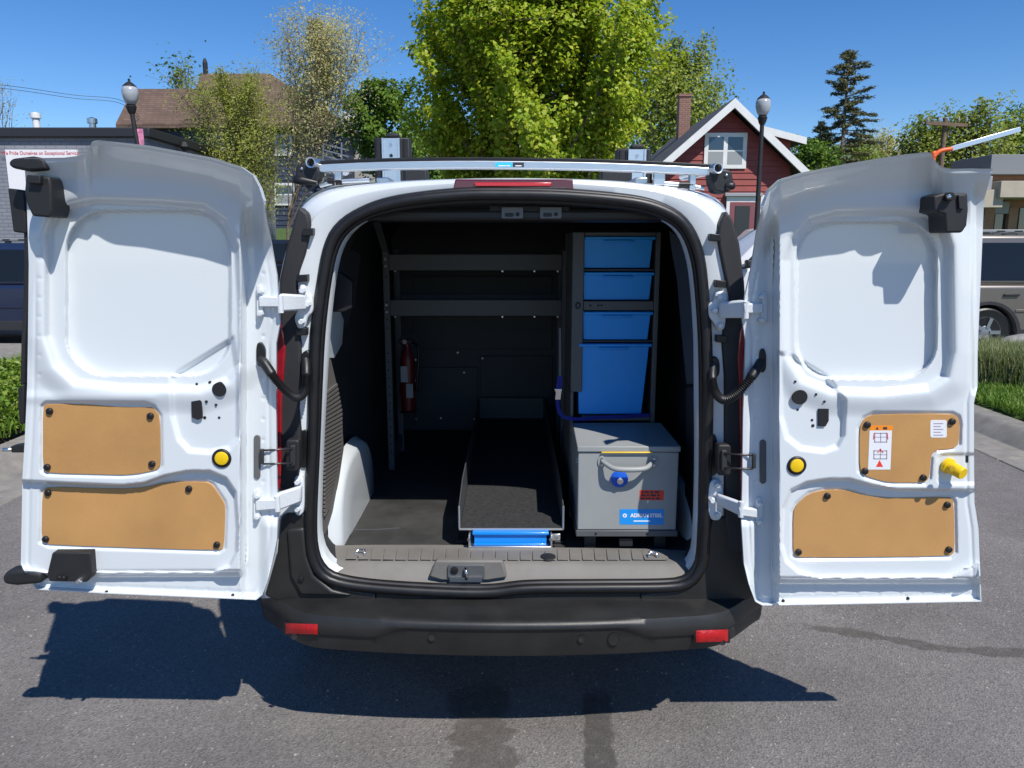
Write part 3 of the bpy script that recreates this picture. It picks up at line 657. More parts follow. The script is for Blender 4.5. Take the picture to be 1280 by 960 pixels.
# black pillar trims and lamps
LT = [(373,258),(384,266),(388,280),(386,296),(381,318),(374,338),(371,352),(372,405),(376,430),(376,480),(373,510),(376,540),(374,585),(370,612),(360,614),(344,614),(344,520),(346,440),(350,404),(349,350),(357,312),(366,280)]
plate('lamp_trim', LT, -.022, .10, trim_dk, van, .008, 3)
for x, y in ((384,290),(377,348),(376,415)): plate('trim_clip', [(x-6,y-4),(x+7,y-5),(x+7,y+4),(x-6,y+5)], -.035, .04, blk_rub, van, .002)
plate('tail_lamp', [(350,404),(354,416),(356.5,436),(355,462),(352,500),(352,560),(351,600),(349,613),(343,613),(343,430)], -.03, .14, red_l, van, .004, 3)
RT = [(908,263),(916,274),(925,305),(931,352),(934,420),(934,620),(930,690),(912,690),(906,650),(906,470),(903,430),(905,405),(912,392),(912,372),(905,340),(899,310),(897,292),(900,278)]
plate('lamp_trim', RT, -.022, .10, trim_dk, van, .008, 3)
for x, y in ((893,297),(900,355),(901,424)): plate('trim_clip', [(x-5,y-5),(x+8,y-4),(x+8,y+5),(x-5,y+4)], -.035, .04, blk_rub, van, .002)
plate('tail_lamp', [(925,415),(929,405),(934,420),(935,620),(933,640),(926,640),(924,480),(922,450)], -.03, .14, red_l, van, .004, 3)
# high brake lamp
bl = plate('brake_lamp_housing', [(569,224),(716,224),(717,237),(712,239.5),(573,239),(566,238)], -.012, .07, mat('maroon_lens', (.10, .004, .012), .1, coat=1), van, .004, 3)
plate('brake_lamp', [(592,228),(690,228),(688,233),(594,233)], -.02, .02, mat('red_lens_core', (.55, .006, .012), .2, coat=1), bl, .002)
MB().prism([at(x, y, -.018) for x, y in [(577,234),(709,234),(708,238),(578,238)]], (0, .02, 0)).build('lamp_shelf', blk, bl, bev=.002)

# ---- bumper
def byp(x):                               # plan line of the rear bumper
    a = abs(x)
    return -.180+.045*(a/.62)**2+.17*float(sst(np.array(a), .60, .93))**1.4
XS = np.concatenate([np.linspace(-.875, -.5, 40), np.linspace(-.49, .49, 50), np.linspace(.5, .875, 40)])
b = MB(); rows = []
for x in XS:
    y = byp(x); wdt = float(sst(np.array(abs(x)), .34, .46)); lift = .015*float(sst(np.array(abs(x)), .62, .83))
    inn = max(.03, .06)
    rows.append([(x*.97, min(y+.25, .12), .525), (x*.97, y+.16, .522), (x*.99, y+.03, .520+lift*.3), (x, y+.012, .516+lift*.3), (x, y+.001, .504-.012*wdt), (x, y+.002, .494-.034*wdt+lift*.2), (x*(1-.002), y+.011-.004*wdt, .488-.036*wdt), (x*.998, y+.014, .45), (x*.998, y+.018, .415), (x*.995, y+.026, .392), (x*.97, y+.08, .375), (x*.95, y+.2, .37)])
for s_, i_ in ((-1, 0), (1, -1)):
    for dx, dy in ((.008, .05), (.012, .12), (.014, .25)):
        r = [(p[0]+s_*dx*(1 if k < 9 else .5), p[1]+dy, p[2]) for k, p in enumerate(rows[0 if s_ < 0 else [q for q in range(len(rows))][-1]] if dx == .008 else base_)]
        if dx == .008: base_ = rows[0] if s_ < 0 else rows[-1]
        r = [(p[0]+s_*dx*(1 if k < 9 else .5), p[1]+dy, p[2]) for k, p in enumerate(base_)]
        rows = [r]+rows if s_ < 0 else rows+[r]
n = len(rows[0])
b.add([p for r in rows for p in r], [(i*n+k, i*n+k+1, (i+1)*n+k+1, (i+1)*n+k) for i in range(len(rows)-1) for k in range(n-1)])
bumper = b.build('rear_bumper', bump_m, van, smooth=50)
def bstrip(name, px0, px1, py0, py1, m, par, off=.004, npt=10):
    vs_ = []; 
    for j in range(4):
        for i in range(npt):
            px_ = px0+(px1-px0)*i/(npt-1); py_ = py0+(py1-py0)*(j/3)+(px_-px0)*.03*(1 if px0 < 640 else -1)
            x = at(px_, py_, -.15).x; x = at(px_, py_, byp(x)).x
            e = 0 if (0 < i < npt-1 and 0 < j < 3) else .006
            vs_.append(at(px_, py_, byp(x)+.012-off+e))
    return MB().add(vs_, [(j*npt+i, j*npt+i+1, (j+1)*npt+i+1, (j+1)*npt+i) for j in range(3) for i in range(npt-1)]).build(name, m, par, smooth=40)
bstrip('reflector_frame', 354.5, 399.5, 777, 794, blk_rub, bumper, .013); bstrip('reflector_frame', 867.5, 912.5, 786, 805, blk_rub, bumper, .013)
bstrip('reflector', 357, 397, 779, 792, red_r, bumper, .017); bstrip('reflector', 870, 910, 788, 803, red_r, bumper, .017)
for px_, py_, r in ((368,796,.010),(540,797,.011),(727,799,.011),(903,803,.010),(768,799,.020)):
    x = at(px_, py_, -.16).x; yy = byp(x)+.008
    MB().lathe([(r, 0), (r, -.002), (r*.82, -.002), (r*.8, .001), (r*.1, .0012)], at(px_, py_, yy), 'Y', 24).build('parking_sensor' if r < .015 else 'tow_cover', trim_dk if r < .015 else bump_m, bumper, smooth=40)
# corner mouldings under the lamps
LC = [(350,648),(356,642),(386,642),(387,690),(398,718),(420,733),(470,742),(470,752),(345,752),(330,745),(336,725),(346,690)]
plate('bumper_corner', LC, -.018, .12, bump_m, van, .01, 3)
plate('lower_sill_trim', [(470,739),(800,739),(800,753),(470,753)], -.0165, .05, blk, van, .003)
plate('corner_step', [(358,662),(380,660),(383,695),(392,720),(415,738),(440,745),(375,745),(362,720)], -.032, .03, bump_m, van, .01, 3)
disc('corner_screw', 376, 724, -.036, .010, blk_rub, van, .004)
RC = [(890,648),(916,645),(926,652),(934,720),(945,745),(935,752),(800,752),(800,742),(845,738),(868,727),(882,695),(886,660)]
plate('bumper_corner', RC, -.018, .12, bump_m, van, .01, 3)
MB().box((-.70, -.03, .42), (.70, .1, .520)).build('under_sill', blk, van)
# interior trim seen just inside the opening
def sloped(name, poly, f, m, parent, th=.015, bev=.003):
    fr_ = [at(x, y, f(x, y)) for x, y in poly]; nn = len(fr_)
    bk_ = [p+Vector((-.01 if p.x < 0 else .01, th, 0)) for p in fr_]
    return MB().add(fr_+bk_, [tuple(range(nn)), tuple(range(2*nn-1, nn-1, -1))]+[(i, (i+1) % nn, (i+1) % nn+nn, i+nn) for i in range(nn)]).build(name, m, parent, bev=bev)
tg = mat('grille_grey', (.13, .12, .108), .65, bump=.1, bscale=500)
gr = sloped('pillar_trim', [(404,452),(409,444),(414,450),(421,480),(428,530),(430,560),(424,600),(416,640),(408,666),(402,672)], lambda x, y: .10+(x-404)/26*.24, tg, van)
b = MB()
for k in range(30):
    y = 488+k*5.2
    xr = min(421+(y-488)*.18, 427) if y < 570 else 427-(y-570)*.22
    a0, a1 = at(405.5, y+5, .095), at(xr, y-7, .09+(xr-404)/26*.24)
    b.bar(a0, a1, .007, .009, up=(0, 0, 1))
b.build('louvre', tg, gr)
b.build('louvre_gap', blk_rub, gr); bpy.data.objects.remove(bpy.data.objects['louvre_gap'])
def arch(sg, inner, hgt):
    wa = []
    for k in range(17):
        a = math.pi*k/16; wa.append((.55-.36*math.copysign(abs(math.cos(a))**.8, math.cos(a)), .60+hgt*math.sin(a)**.6))
    bb = MB(); nn = len(wa); R0 = [(-.66, y, z) for y, z in wa]; rows_ = [R0]
    for xx, k in ((inner-.03, .97), (inner-.008, .93), (inner, .86), (inner+.002, .5), (inner+.003, .0)):
        rows_.append([(xx, .55+(y-.55)*k, .6+(z-.6)*k) for y, z in wa])
    bb.add([(p[0]*-sg, p[1], p[2]) for r in rows_ for p in r], [(r*nn+i, r*nn+i+1, (r+1)*nn+i+1, (r+1)*nn+i) for r in range(5) for i in range(nn-1)])
    return bb.build('wheel_arch', white, van, smooth=50)
arch(-1, -.615, .31); arch(1, -.640, .20)
sloped('inner_panel', [(408,392),(424,385),(430,400),(428,430),(418,448),(406,448)], lambda x, y: .16+(x-406)/26*.25, white, van)
for poly in ([(413,318),(432,290),(444,296),(432,330),(424,352),(412,352)], [(424,330),(440,310),(452,318),(444,372),(434,410),(426,400)]):
    sloped('pillar_stiffener', poly, lambda x, y: .2+(x-410)/40*.4, liner, van)
sloped('side_trim', [(836,288),(852,297),(862,322),(868,360),(872,430),(872,480),(858,480),(852,420),(846,350),(840,318)], lambda x, y: .42-(x-836)/36*.30, mat('side_trim_grey', (.05, .053, .056), .6, noise=.2, nscale=8), van)
sloped('side_trim', [(858,484),(872,484),(871,640),(866,672),(856,640)], lambda x, y: .34-(x-856)/16*.20, liner, van)
plate('left_lamp_bracket', [(411,345),(424,340),(440,352),(440,385),(430,390),(410,390)], .16, .05, blk, van, .004)
MB().box((-.58, .06, 1.765), (.58, .3, 1.80)).build('header_trim', blk_rub, van, bev=.01)
for x in (640, 688):
    p = plate('header_latch', rrect(x-13, 259, x+14, 273, 1.5), .05, .01, mat('dull_zinc', (.16, .17, .18), .5, metal=.3), van, .001)
    plate('latch_slot', rrect(x-9, 266, x+2, 271, 2), .047, .004, blk_rub, p, .0); disc('latch_bolt', x+7, 268, .047, .006, blk_rub, p, .003, 8)
b_ = plate('header_latch_bracket', [(612,257),(712,258),(712,275),(612,274)], .062, .02, blk, van, .002)
# bulkhead of steel panels
bk_root = MB().box((-.68, 2.00, .58), (.68, 2.03, 1.82)).build('bulkhead', mat('bulkhead_steel', (.042, .048, .058), .55, noise=.15, nscale=4), van)
bh = mat('bulkhead_steel')if False else MATS['bulkhead_steel']
for x0, y0, x1, y1 in ((517,395,690,436),(517,459,598,533),(600,445,690,522),(517,345,690,371)):
    MB().box(at(x0, y0, 1.985), at(x1, y1, 1.999)).build('bulkhead_panel', bh, bk_root, bev=.003)
for x, y in ((520,524),(551,523),(593,524),(572,441),(519,476),(519,450),(603,448),(580,466)): disc('rivet', x, y, 1.982, .008, zinc, bk_root, .004, 8)
# ================================================================== fittings inside the van
# shelving unit across the load bay
YS_ = 1.18
su = thing('shelving_unit', 'dark grey steel shelving unit with two lipped shelves inside the van', 'shelf', (-.17, 1.35, .606))
xl, xr = at(487, 500, YS_).x, at(706, 400, YS_).x
for x in (xl, xr):
    for y, w_ in ((YS_, .03), (YS_+.34, .03)):
        MB().box((x-.015, y, .606), (x+.015, y+.025, 1.66)).build('upright', steel_g, su, bev=.003)
    MB().box((x-.006, YS_+.026, .64), (x+.006, YS_+.339, .70)).build('side_rail', steel_g, su)
for y0, y1 in ((318, 338), (375, 395)):
    z1, z0 = at(500, y0, YS_).z, at(500, y1, YS_).z
    t_ = MB().box((xl+.016, YS_, z0), (xr-.016, YS_+.006, z1)).build('shelf_lip', steel_g, su, bev=.002)
    MB().box((xl+.016, YS_+.0065, z0), (xr-.016, YS_+.36, z0+.006)).build('shelf_board', steel_g, su)
    MB().box((xl+.016, YS_+.354, z0+.0065), (xr-.016, YS_+.36, z1)).build('back_lip', steel_g, su)
    for dy in (.3, .75):
        z = z1+(z0-z1)*dy
        MB().lathe([(.006, -.006), (.008, 0)], (xl, YS_-.001, z), 'Y', 10).build('bolt', zinc, su)
    for px_ in (494, 628, 668, 697):
        MB().lathe([(.004, -.004), (.005, 0)], (at(px_, y1+2.5, YS_).x, YS_+.004, z0-.004), 'Y', 8).build('bolt', zinc, su)
MB().bar((xl, YS_+.012, 1.652), at(468, 268, .92), .03, .008).build('brace', steel_g, su)
for k in range(24):
    if k in (3, 4, 9, 10): continue
    z = 1.62-k*.04; disc_ = MB().lathe([(.004, -.0012), (.004, .001)], (xl, YS_-.0002, z), 'Y', 8).build('upright_hole', dark_hole, su)
# bin cabinet
YC = .52
cab = thing('bin_cabinet', 'tall dark grey steel bin cabinet with blue bins behind the toolbox', 'cabinet', (.42, .85, .606))
c0, c1 = at(714.5, 400, YC), at(823, 400, YC); zt, zb = at(760, 290, YC).z, .606
xi = at(729, 400, YC).x; xo = at(817, 400, YC).x; xE = c1.x
MB().box((c0.x, YC, at(700,490,YC).z), (xi, YC+.03, zt)).build('front_post', steel_g, cab, bev=.003)
MB().box((c0.x, YC+.002, zb), (c0.x+.012, YC+.38, at(700,490,YC).z-.001)).build('side_panel', steel_g, cab, bev=.002)
MB().box((c0.x+.002, YC+.031, at(700,490,YC).z), (c0.x+.014, YC+.38, zt-.002)).build('side_panel', steel_g, cab, bev=.002)
MB().box((xo, YC, zb), (xE, YC+.03, zt)).build('front_post', steel_g, cab, bev=.003)
MB().box((xE-.012, YC+.031, zb), (xE, YC+.38, zt)).build('side_panel', steel_g, cab, bev=.002)
MB().box((c0.x, YC+.381, zb), (xE, YC+.386, zt)).build('back_panel', steel_g, cab)
MB().box((xi+.001, YC, at(760,295,YC).z), (xo-.001, YC+.378, zt)).build('top_panel', steel_g, cab, bev=.003)
for k, (y0, y1, th) in enumerate(((336.5,339,.3),(376.5,388,.37),(426.5,428.5,.3),(520,526,.37))):
    MB().box((xi+.001, YC+(.001 if y1-y0 > 4 else .02), at(760,y1,YC).z), (xo-.001, YC+th, at(760,y0,YC).z)).build('shelf_rail', steel_g, cab, bev=.002)
for x, y in ((738,382),(748,382),(752,382)): disc('rail_hole', x, y, YC-.0005, .004, dark_hole, cab, .001, 10)
MB().tube([at(722,378,YC-.002), at(725,380,YC-.003), at(725,384,YC-.003), at(722,386,YC-.002), at(720,384,YC-.002), at(720,380,YC-.002), at(722,378,YC-.002)], .003, 6).build('latch_ring', blk, cab)
def bin_(y0, y1, label, xs=(729.5, 812), grp=None):
    x0, x1 = at(xs[0], y0, YC).x, at(xs[1], y0, YC).x; z1, z0 = at(760, y0, YC).z-.002, at(760, y1, YC).z+.003
    root = thing('storage_bin', label, 'bin', ((x0+x1)/2, YC+.15, z0), grp)
    tp_ = .012*(z1-z0)/.16
    ow = MB(); t_ = .004
    f0 = [(x0, YC+.005, z1), (x1, YC+.005, z1), (x1, YC+.29, z1), (x0, YC+.29, z1)]
    g0 = [(x0+tp_*.4, YC+.016, z0), (x1-tp_, YC+.016, z0), (x1-tp_, YC+.28, z0), (x0+tp_*.4, YC+.28, z0)]
    fi = [(x0+t_, YC+.005+t_, z1), (x1-t_, YC+.005+t_, z1), (x1-t_, YC+.29-t_, z1), (x0+t_, YC+.29-t_, z1)]
    gi = [(p[0]+(t_ if i in (0, 3) else -t_), p[1]+(t_ if i < 2 else -t_), z0+t_) for i, p in enumerate(g0)]
    V = f0+g0+fi+gi
    fs = [(i, (i+1) % 4, (i+1) % 4+4, i+4) for i in range(4)]+[(4,5,6,7)]+[(8+i, 12+i, 12+(i+1) % 4, 8+(i+1) % 4) for i in range(4)]+[(12,15,14,13)]+[(i, 8+i, 8+(i+1) % 4, (i+1) % 4) for i in range(4)]
    ow.add(V, fs).build('bin_body', bin_b, root, bev=.004)
    MB().box((x0+.004, YC-.006, z1-.012), (x1+.012 if x1+.012 < xo-.002 else xo-.003, YC+.004, z1)).build('rim', bin_b, root, bev=.003)
    cx = (x0+x1)/2; MB().box((cx-.055, YC-.010, z1-.021), (cx+.055, YC+.004, z1-.0125)).build('grip', bin_b, root, bev=.003)
    return root
gp = 'blue bins in the cabinet'
bin_(295, 336, 'shallow blue plastic bin at the top of the grey cabinet', (730, 817), gp)
bin_(339.5, 376, 'shallow blue bin resting directly above the cabinet cross rail', (729.5, 816), gp)
bin_(389, 426, 'shallow blue bin directly below the cabinet cross rail', (729, 814), gp)
bin_(429, 519.5, 'deep blue bin, the tallest one, at the cabinet bottom', (722.5, 812), gp)
# strap
sp = thing('cargo_strap', 'blue webbing strap with silver buckle wrapped round the grey cabinet', 'strap', at(700, 520, .6))
def web(pts, Ys, wd, name, m, par):
    P = catmull([at(x, y, Y) for (x, y), Y in zip(pts, Ys)], 8); vs_ = []
    for i, p in enumerate(P):
        d = (P[min(i+1, len(P)-1)]-P[max(i-1, 0)]).normalized(); u = d.cross(Vector((0, 1, 0))).normalized()*wd/2
        vs_ += [p+u, p-u, p+u+Vector((0, .003, 0)), p-u+Vector((0, .003, 0))]
    fs = []
    for i in range(len(P)-1):
        a = i*4; c = a+4; fs += [(a, a+1, c+1, c), (a+2, c+2, c+3, a+3), (a, c, c+2, a+2), (a+1, a+3, c+3, c+1)]
    fs += [(0, 2, 3, 1), (len(P)*4-4, len(P)*4-3, len(P)*4-1, len(P)*4-2)]
    return MB().add(vs_, fs).build(name, m, par)
web([(700,470),(699,480),(697.5,488)], [.505,.505,.505], .02, 'webbing', strap_b, sp)
web([(697,498),(697,506),(700,516),(707,522),(725,524),(750,522),(780,521),(812,519)], [.505,.505,.50,.50,.497,.497,.497,.50], .014, 'webbing', strap_b, sp)
web([(700,410),(700,440),(700,470)], [.51,.508,.505], .008, 'webbing', steel_g, sp)
plate('buckle', [(693,486),(703,486),(702,491),(701,500),(694,500),(695,491)], .497, .012, chrome, sp, .002)
# lockable toolbox
tb = thing('steel_toolbox', 'grey steel toolbox with blue lock knob and blue sticker beside the tray', 'toolbox', (.425, .45, .606))
x0, x1, yf, yb = .2315, .583, .17, .49; z0, z1 = .672, .978
for fx_ in (x0+.03, x1-.07): MB().box((fx_, yf+.03, .607), (fx_+.04, yb-.01, z0-.0045)).build('runner', blk, tb)
MB().box((x0, yf, z0+.02), (x1, yb, z1)).build('case', steel_l, tb, bev=.004)
MB().box((x0-.004, yf-.004, z0-.004), (x1+.006, yb, z0+.0195)).build('plinth', steel_g, tb, bev=.003)
lid = MB().hexa([(x0-.004,yf-.006,z1+.002),(x1+.004,yf-.006,z1+.002),(x1+.004,yb,z1+.002),(x0-.004,yb,z1+.002),(x0-.004,yf-.006,z1+.022),(x1+.004,yf-.006,z1+.022),(x1-.004,yb,z1+.03),(x0+.004,yb,z1+.03)]).build('lid', steel_l, tb, bev=.003)
a, c = at(752, 558, yf-.012), at(816, 561, yf-.012)
MB().box((a.x, yf-.011, z1-.001), (c.x, yf-.0055, z1+.004)).build('yellow_edge', mat('yellow_guard', (.85, .55, .03), .4), lid, bev=.002)
hp = at(752, 577, yf); hq = at(817, 577, yf); zc = hp.z
h_ = MB()
P = catmull([(hp.x, yf-.004, zc+.004), (hp.x+.012, yf-.022, zc-.002), (hp.x+.04, yf-.045, zc-.012), ((hp.x+hq.x)/2, yf-.05, zc-.014), (hq.x-.04, yf-.045, zc-.012), (hq.x-.012, yf-.022, zc-.002), (hq.x, yf-.004, zc+.004)], 8)
rd = [.006+.004*math.sin(math.pi*i/(len(P)-1)) for i in range(len(P))]
hd = h_.tube(P, rd, 12).build('handle', steel_l, tb, smooth=True)
for hx in (hp.x, hq.x):
    MB().prism([(hx+.014*math.cos(t)*(1.0), yf-.0045, zc+.022*math.sin(t)) for t in np.linspace(0, 2*math.pi, 16, endpoint=False)], (0, .004, 0)).build('handle_foot', steel_l, hd, bev=.001)
    for dz in (.011, -.011): MB().lathe([(.004, -.004), (.006, 0)], (hx, yf-.0046, zc+dz), 'Y', 10).build('rivet', zinc, hd)
kb = MB().lathe([(.030, 0), (.030, -.010), (.026, -.013)], at(774, 598, yf), 'Y', 28).build('lock_knob', mat('blue_knob', (.004, .09, .55), .35), tb, smooth=40)
MB().lathe([(.012, -.0131), (.011, -.026), (.006, -.027)], at(774, 599, yf), 'Y', 18).build('lock_barrel', chrome, kb, smooth=40)
q = [(774.5,636.5),(830,636.5),(829.5,656),(774.5,655.5)]
sk = plate('brand_sticker', q, yf-.0006, .0005, lab_b, tb, 0)
wt_ = mat('white_ink', (.85, .85, .85), .5); cc = at(808, 644.5, yf-.0012)
text_mesh('sticker_lettering', 'ADRIAN STEEL', .0185, wt_, sk, cc, ext=.0003, bold=.0007, sx=.93)
lc = at(781, 644.5, yf-.0012); MB().lathe([(.0075, -.0003), (.0075, .0003)], lc, 'Y', 20).build('sticker_emblem', wt_, sk)
MB().box(lc+Vector((-.004, -.0007, -.001)), lc+Vector((.004, -.0004, .001))).build('emblem_bar', lab_b, sk); MB().box(lc+Vector((-.001, -.0008, -.005)), lc+Vector((.001, -.0005, .005))).build('emblem_bar', lab_b, sk)
plate('sticker_line', [(792,650.7),(813,650.7),(813,652),(792,652)], yf-.0010, .0004, wt_, sk, 0)
rs = plate('warning_sticker', [(799.5,612.5),(830,613),(829.5,625.5),(799.5,625)], yf-.0006, .0005, lab_r, tb, 0)
for k in range(3):
    x_ = 801.5
    for wd in ((4, 6, 4.5, 7), (6, 4, 8, 4), (5, 7, 4, 6))[k]:
        plate('sticker_line', [(x_, 614.2+k*3.9), (x_+wd-.9, 614.2+k*3.9), (x_+wd-.9, 616.4+k*3.9), (x_, 616.4+k*3.9)], yf-.0010, .0004, ink, rs, 0); x_ += wd+.7
MB().box(at(774,673,yf+.012), at(790,681,yf+.03)).build('lid_catch', blk, tb, bev=.003)
for x in (745, 809): disc('plinth_screw', x, 667, yf-.005, .004, blk_rub, tb, .002, 10)
for dz, dy in ((-.02, .02), (-.035, .035), (.012, .03)): MB().lathe([(.003, 0), (.004, .004)], (x0-.004, yf+dy, z1+dz-.01), 'X', 8).build('rivet', zinc, tb)
# slide-out tray
tr = thing('slide_tray', 'black matted slide-out cargo tray on a blue base', 'cargo tray', (0, .9, .606))
yt0, yt1 = .20, 1.93; zt0 = .686; xa, xb = at(573.5, 661, yt0).x, at(704.5, 661, yt0).x
tray_m = mat('tray_mat', (.028, .028, .029), .8, noise=.35, nscale=60, bump=.4, bscale=220)
tg_ = mat('tray_steel', (.07, .074, .08), .45)
edge_m = mat('tray_edge_steel', (.55, .56, .57), .35, metal=.6)
MB().box((xa, yt0, zt0-.006), (xb, yt1, zt0)).build('tray_plate', edge_m, tr)
MB().box((xa+.006, yt0+.004, zt0+.0005), (xb-.006, yt1-.006, zt0+.006)).build('tray_mat', tray_m, tr)
for x, s_ in ((xa, 1), (xb, -1)):
    sidep = [(x, yt0, zt0+.001), (x, yt1, zt0+.001), (x, yt1, zt0+.125), (x, yt0+.20, zt0+.125), (x, yt0, zt0+.085)]
    MB().prism(sidep, (s_*.004, 0, 0)).build('side_wall', tg_, tr, bev=.001)
    MB().bar((x+s_*.002, yt0-.0015, zt0), (x+s_*.002, yt0-.0015, zt0+.085), .006, .003).build('wall_edge', edge_m, tr)
MB().box((xa, yt1-.004, zt0+.001), (xb, yt1, zt0+.125)).build('end_wall', tg_, tr)
zz = at(640, 683, yt0-.01).z; xc0, xc1 = at(586, 680, yt0-.01).x, at(690, 680, yt0-.01).x
ztop_ = at(640, 664, yt0).z
MB().box((xc0+.004, yt0-.03, zz-.004), (xc1-.004, yt1-.1, zz+.008)).build('base_channel', alu, tr, bev=.002)
for x in (xc0, xc1-.006): MB().box((x, yt0-.03, zz-.004), (x+.006, yt0+.08, zz+.05)).build('channel_ear', alu, tr, bev=.001)
MB().box((xc0+.02, yt0-.012, zz+.0085), (xc1-.02, yt1-.15, zt0-.018)).build('base_core', base_b, tr, bev=.002)
MB().box((xc0+.014, yt0-.022, zt0-.0175), (xc1-.012, yt1-.15, zt0-.0065)).build('base_flange', base_b, tr, bev=.003)
MB().box((xc0+.018, yt0-.020, zz+.0085), (xc1-.016, yt0-.0125, zz+.014)).build('base_lip', base_b, tr, bev=.002)
MB().box((xc1+.001, yt0-.005, zz+.02), (xc1+.03, yt0+.003, zz+.045)).build('lock_tab', alu, tr, bev=.001)
MB().lathe([(.008, -.004), (.008, 0)], (xc1+.015, yt0-.0055, zz+.032), 'Y', 12).build('lock_tab_bolt', zinc, tr)
for x in (xc0-.004, xc1-.012): MB().lathe([(.006, -.006), (.006, 0)], (x+.006, yt0-.031, zz+.036), 'Y', 8).build('bolt', zinc, tr)
for xx, yy in ((.35, 1.5), (.6, 1.0)): pass
MB().box((xc0-.05, .25, .606), (xc1+.05, .33, zz-.0045)).build('mounting_foot', blk, tr, bev=.003); MB().box((xc0-.05, 1.5, .606), (xc1+.05, 1.58, zz-.0045)).build('mounting_foot', blk, tr, bev=.003)
# fire extinguisher on the shelf upright
fx = thing('fire_extinguisher', 'red fire extinguisher standing beside the shelf upright inside the van', 'extinguisher', (xl+.09, YS_+.22, .606))
ex, ey = xl+.06, YS_+.22; zb_ = at(500, 500, ey).z
MB().lathe([(.02, zb_-.06), (.034, zb_-.05), (.037, zb_), (.037, zb_+.20), (.03, zb_+.235), (.014, zb_+.26), (.014, zb_+.29)], (ex, ey, 0), 'Z', 24).build('cylinder', redp, fx, smooth=40)
MB().box((ex-.004, ey-.042, zb_+.02), (ex+.03, ey-.0375, zb_+.09)).build('label', mat('dull_label', (.3, .31, .32), .6), fx); MB().box((ex-.03, ey-.042, zb_+.10), (ex+.004, ey-.0375, zb_+.18)).build('label', MATS['dull_label'], fx)
MB().box((ex-.04, ey-.015, zb_+.29), (ex+.03, ey+.015, zb_+.31)).build('valve', blk, fx, bev=.003); MB().tube(catmull([(ex+.03, ey-.01, zb_+.295), (ex+.06, ey-.03, zb_+.27), (ex+.055, ey-.035, zb_+.15), (ex+.045, ey-.03, zb_+.05)], 6), .008, 8).build('hose', blk_rub, fx, smooth=True)
MB().lathe([(.012, -.006), (.013, 0)], (ex-.01, ey-.016, zb_+.30), 'Y', 14).build('gauge', chrome, fx)
MB().bar((ex-.03, ey, zb_+.312), (ex+.06, ey, zb_+.35), .02, .006).build('lever', blk, fx)
MB().box((xl+.016, ey-.004, zb_+.03), (ex-.036, ey+.10, zb_+.07)).build('bracket', blk_rub, fx, bev=.003)
MB().box((xl+.016, ey-.03, zb_-.066), (ex+.03, ey+.10, zb_-.0605)).build('bracket_foot', blk_rub, fx, bev=.002)

# ================================================================== ladder rack on the roof
rk = thing('ladder_rack', 'silver aluminium ladder rack with black end clamps on the van roof', 'roof rack', (0, .6, 1.89))
YB = .10
P = catmull([at(400,211,YB), at(470,208,YB), at(560,206.5,YB), at(640,206.8,YB), at(740,208.5,YB), at(820,211.5,YB), at(886,215,YB)], 8)
def rectloft(P, w0, h, name, m, par, dz=0):
    vs_ = []
    for p in P: vs_ += [(p.x, p.y-w0/2, p.z-h/2+dz), (p.x, p.y+w0/2, p.z-h/2+dz), (p.x, p.y+w0/2, p.z+h/2+dz), (p.x, p.y-w0/2, p.z+h/2+dz)]
    n = len(P); fs = [(i*4+k, i*4+(k+1) % 4, i*4+4+(k+1) % 4, i*4+4+k) for i in range(n-1) for k in range(4)]+[(3,2,1,0),(n*4-4,n*4-3,n*4-2,n*4-1)]
    return MB().add(vs_, fs).build(name, m, par, bev=.002)
cb = rectloft(P, .045, .023, 'crossbar', alu, rk); rectloft(P, .040, .010, 'rubber_strip', blk_rub, rk, .0175)
yb_ = YB-.0235
def onbar(x0, x1, m, nm):
    za = P[len(P)//2].z; p0 = at(x0, 207, yb_); p1 = at(x1, 207, yb_)
    MB().box((p0.x, yb_, za-.007), (p1.x, yb_+.0006, za+.007)).build(nm, m, cb)
onbar(619, 640.5, mat('sky_blue_label', (.05, .55, .85), .4), 'bar_sticker'); onbar(641, 655, ink, 'bar_sticker')
for x0, x1 in ((623, 632), (633, 637.5), (644, 652)): plate('sticker_line', [(x0, 206.6), (x1, 206.6), (x1, 207.9), (x0, 207.9)], yb_-.0006, .0004, wt_, cb, 0)
for (cx, cy), s_ in (((388, 203), -1), ((898, 210), 1)):
    a = at(cx, cy, YB-.05); e = a+Vector((-s_*.10, .30, .0))
    ring_ = MB(); ring_.lathe([(.0165, 0), (.0165, .24), (.0125, .24), (.0125, .001), (.0165, 0)], a, (-s_*.25, 1, -.02), 22, cap=False).build('side_tube', alu, rk, smooth=40)
    MB().lathe([(.0124, .02), (.0124, .022)], a, (-s_*.25, 1, -.02), 16).build('tube_plug', blk_rub, rk)
cl = plate('end_clamp', [(370,206),(384,203),(398,208),(400,218),(394,226),(376,226),(369,220)], YB-.03, .07, blk, rk, .006, 3)
disc('clamp_bolt', 377, 211, YB-.032, .0045, zinc, cl, .003, 8)
MB().lathe([(.006, 0), (.013, .006), (.014, .03), (.010, .06), (.008, .075)], at(366, 224, YB-.03), (1, .1, -.15), 16).build('clamp_knob', blk_rub, cl, smooth=50)
plate('clamp_foot', [(382,226),(394,224),(394,232),(386,238),(380,232)], YB-.02, .06, blk, cl, .004)
cl = plate('end_clamp', [(887,214),(900,209),(915,213),(917,224),(918,236),(905,242),(893,240),(889,228)], YB-.03, .07, blk, rk, .008, 3)
disc('clamp_bolt', 908, 219, YB-.032, .0045, zinc, cl, .003, 8)
MB().lathe([(.006, 0), (.012, .005), (.013, .02), (.010, .03)], at(919, 232, YB-.03), (-1, .1, -.05), 16).build('clamp_knob', blk_rub, cl, smooth=50)
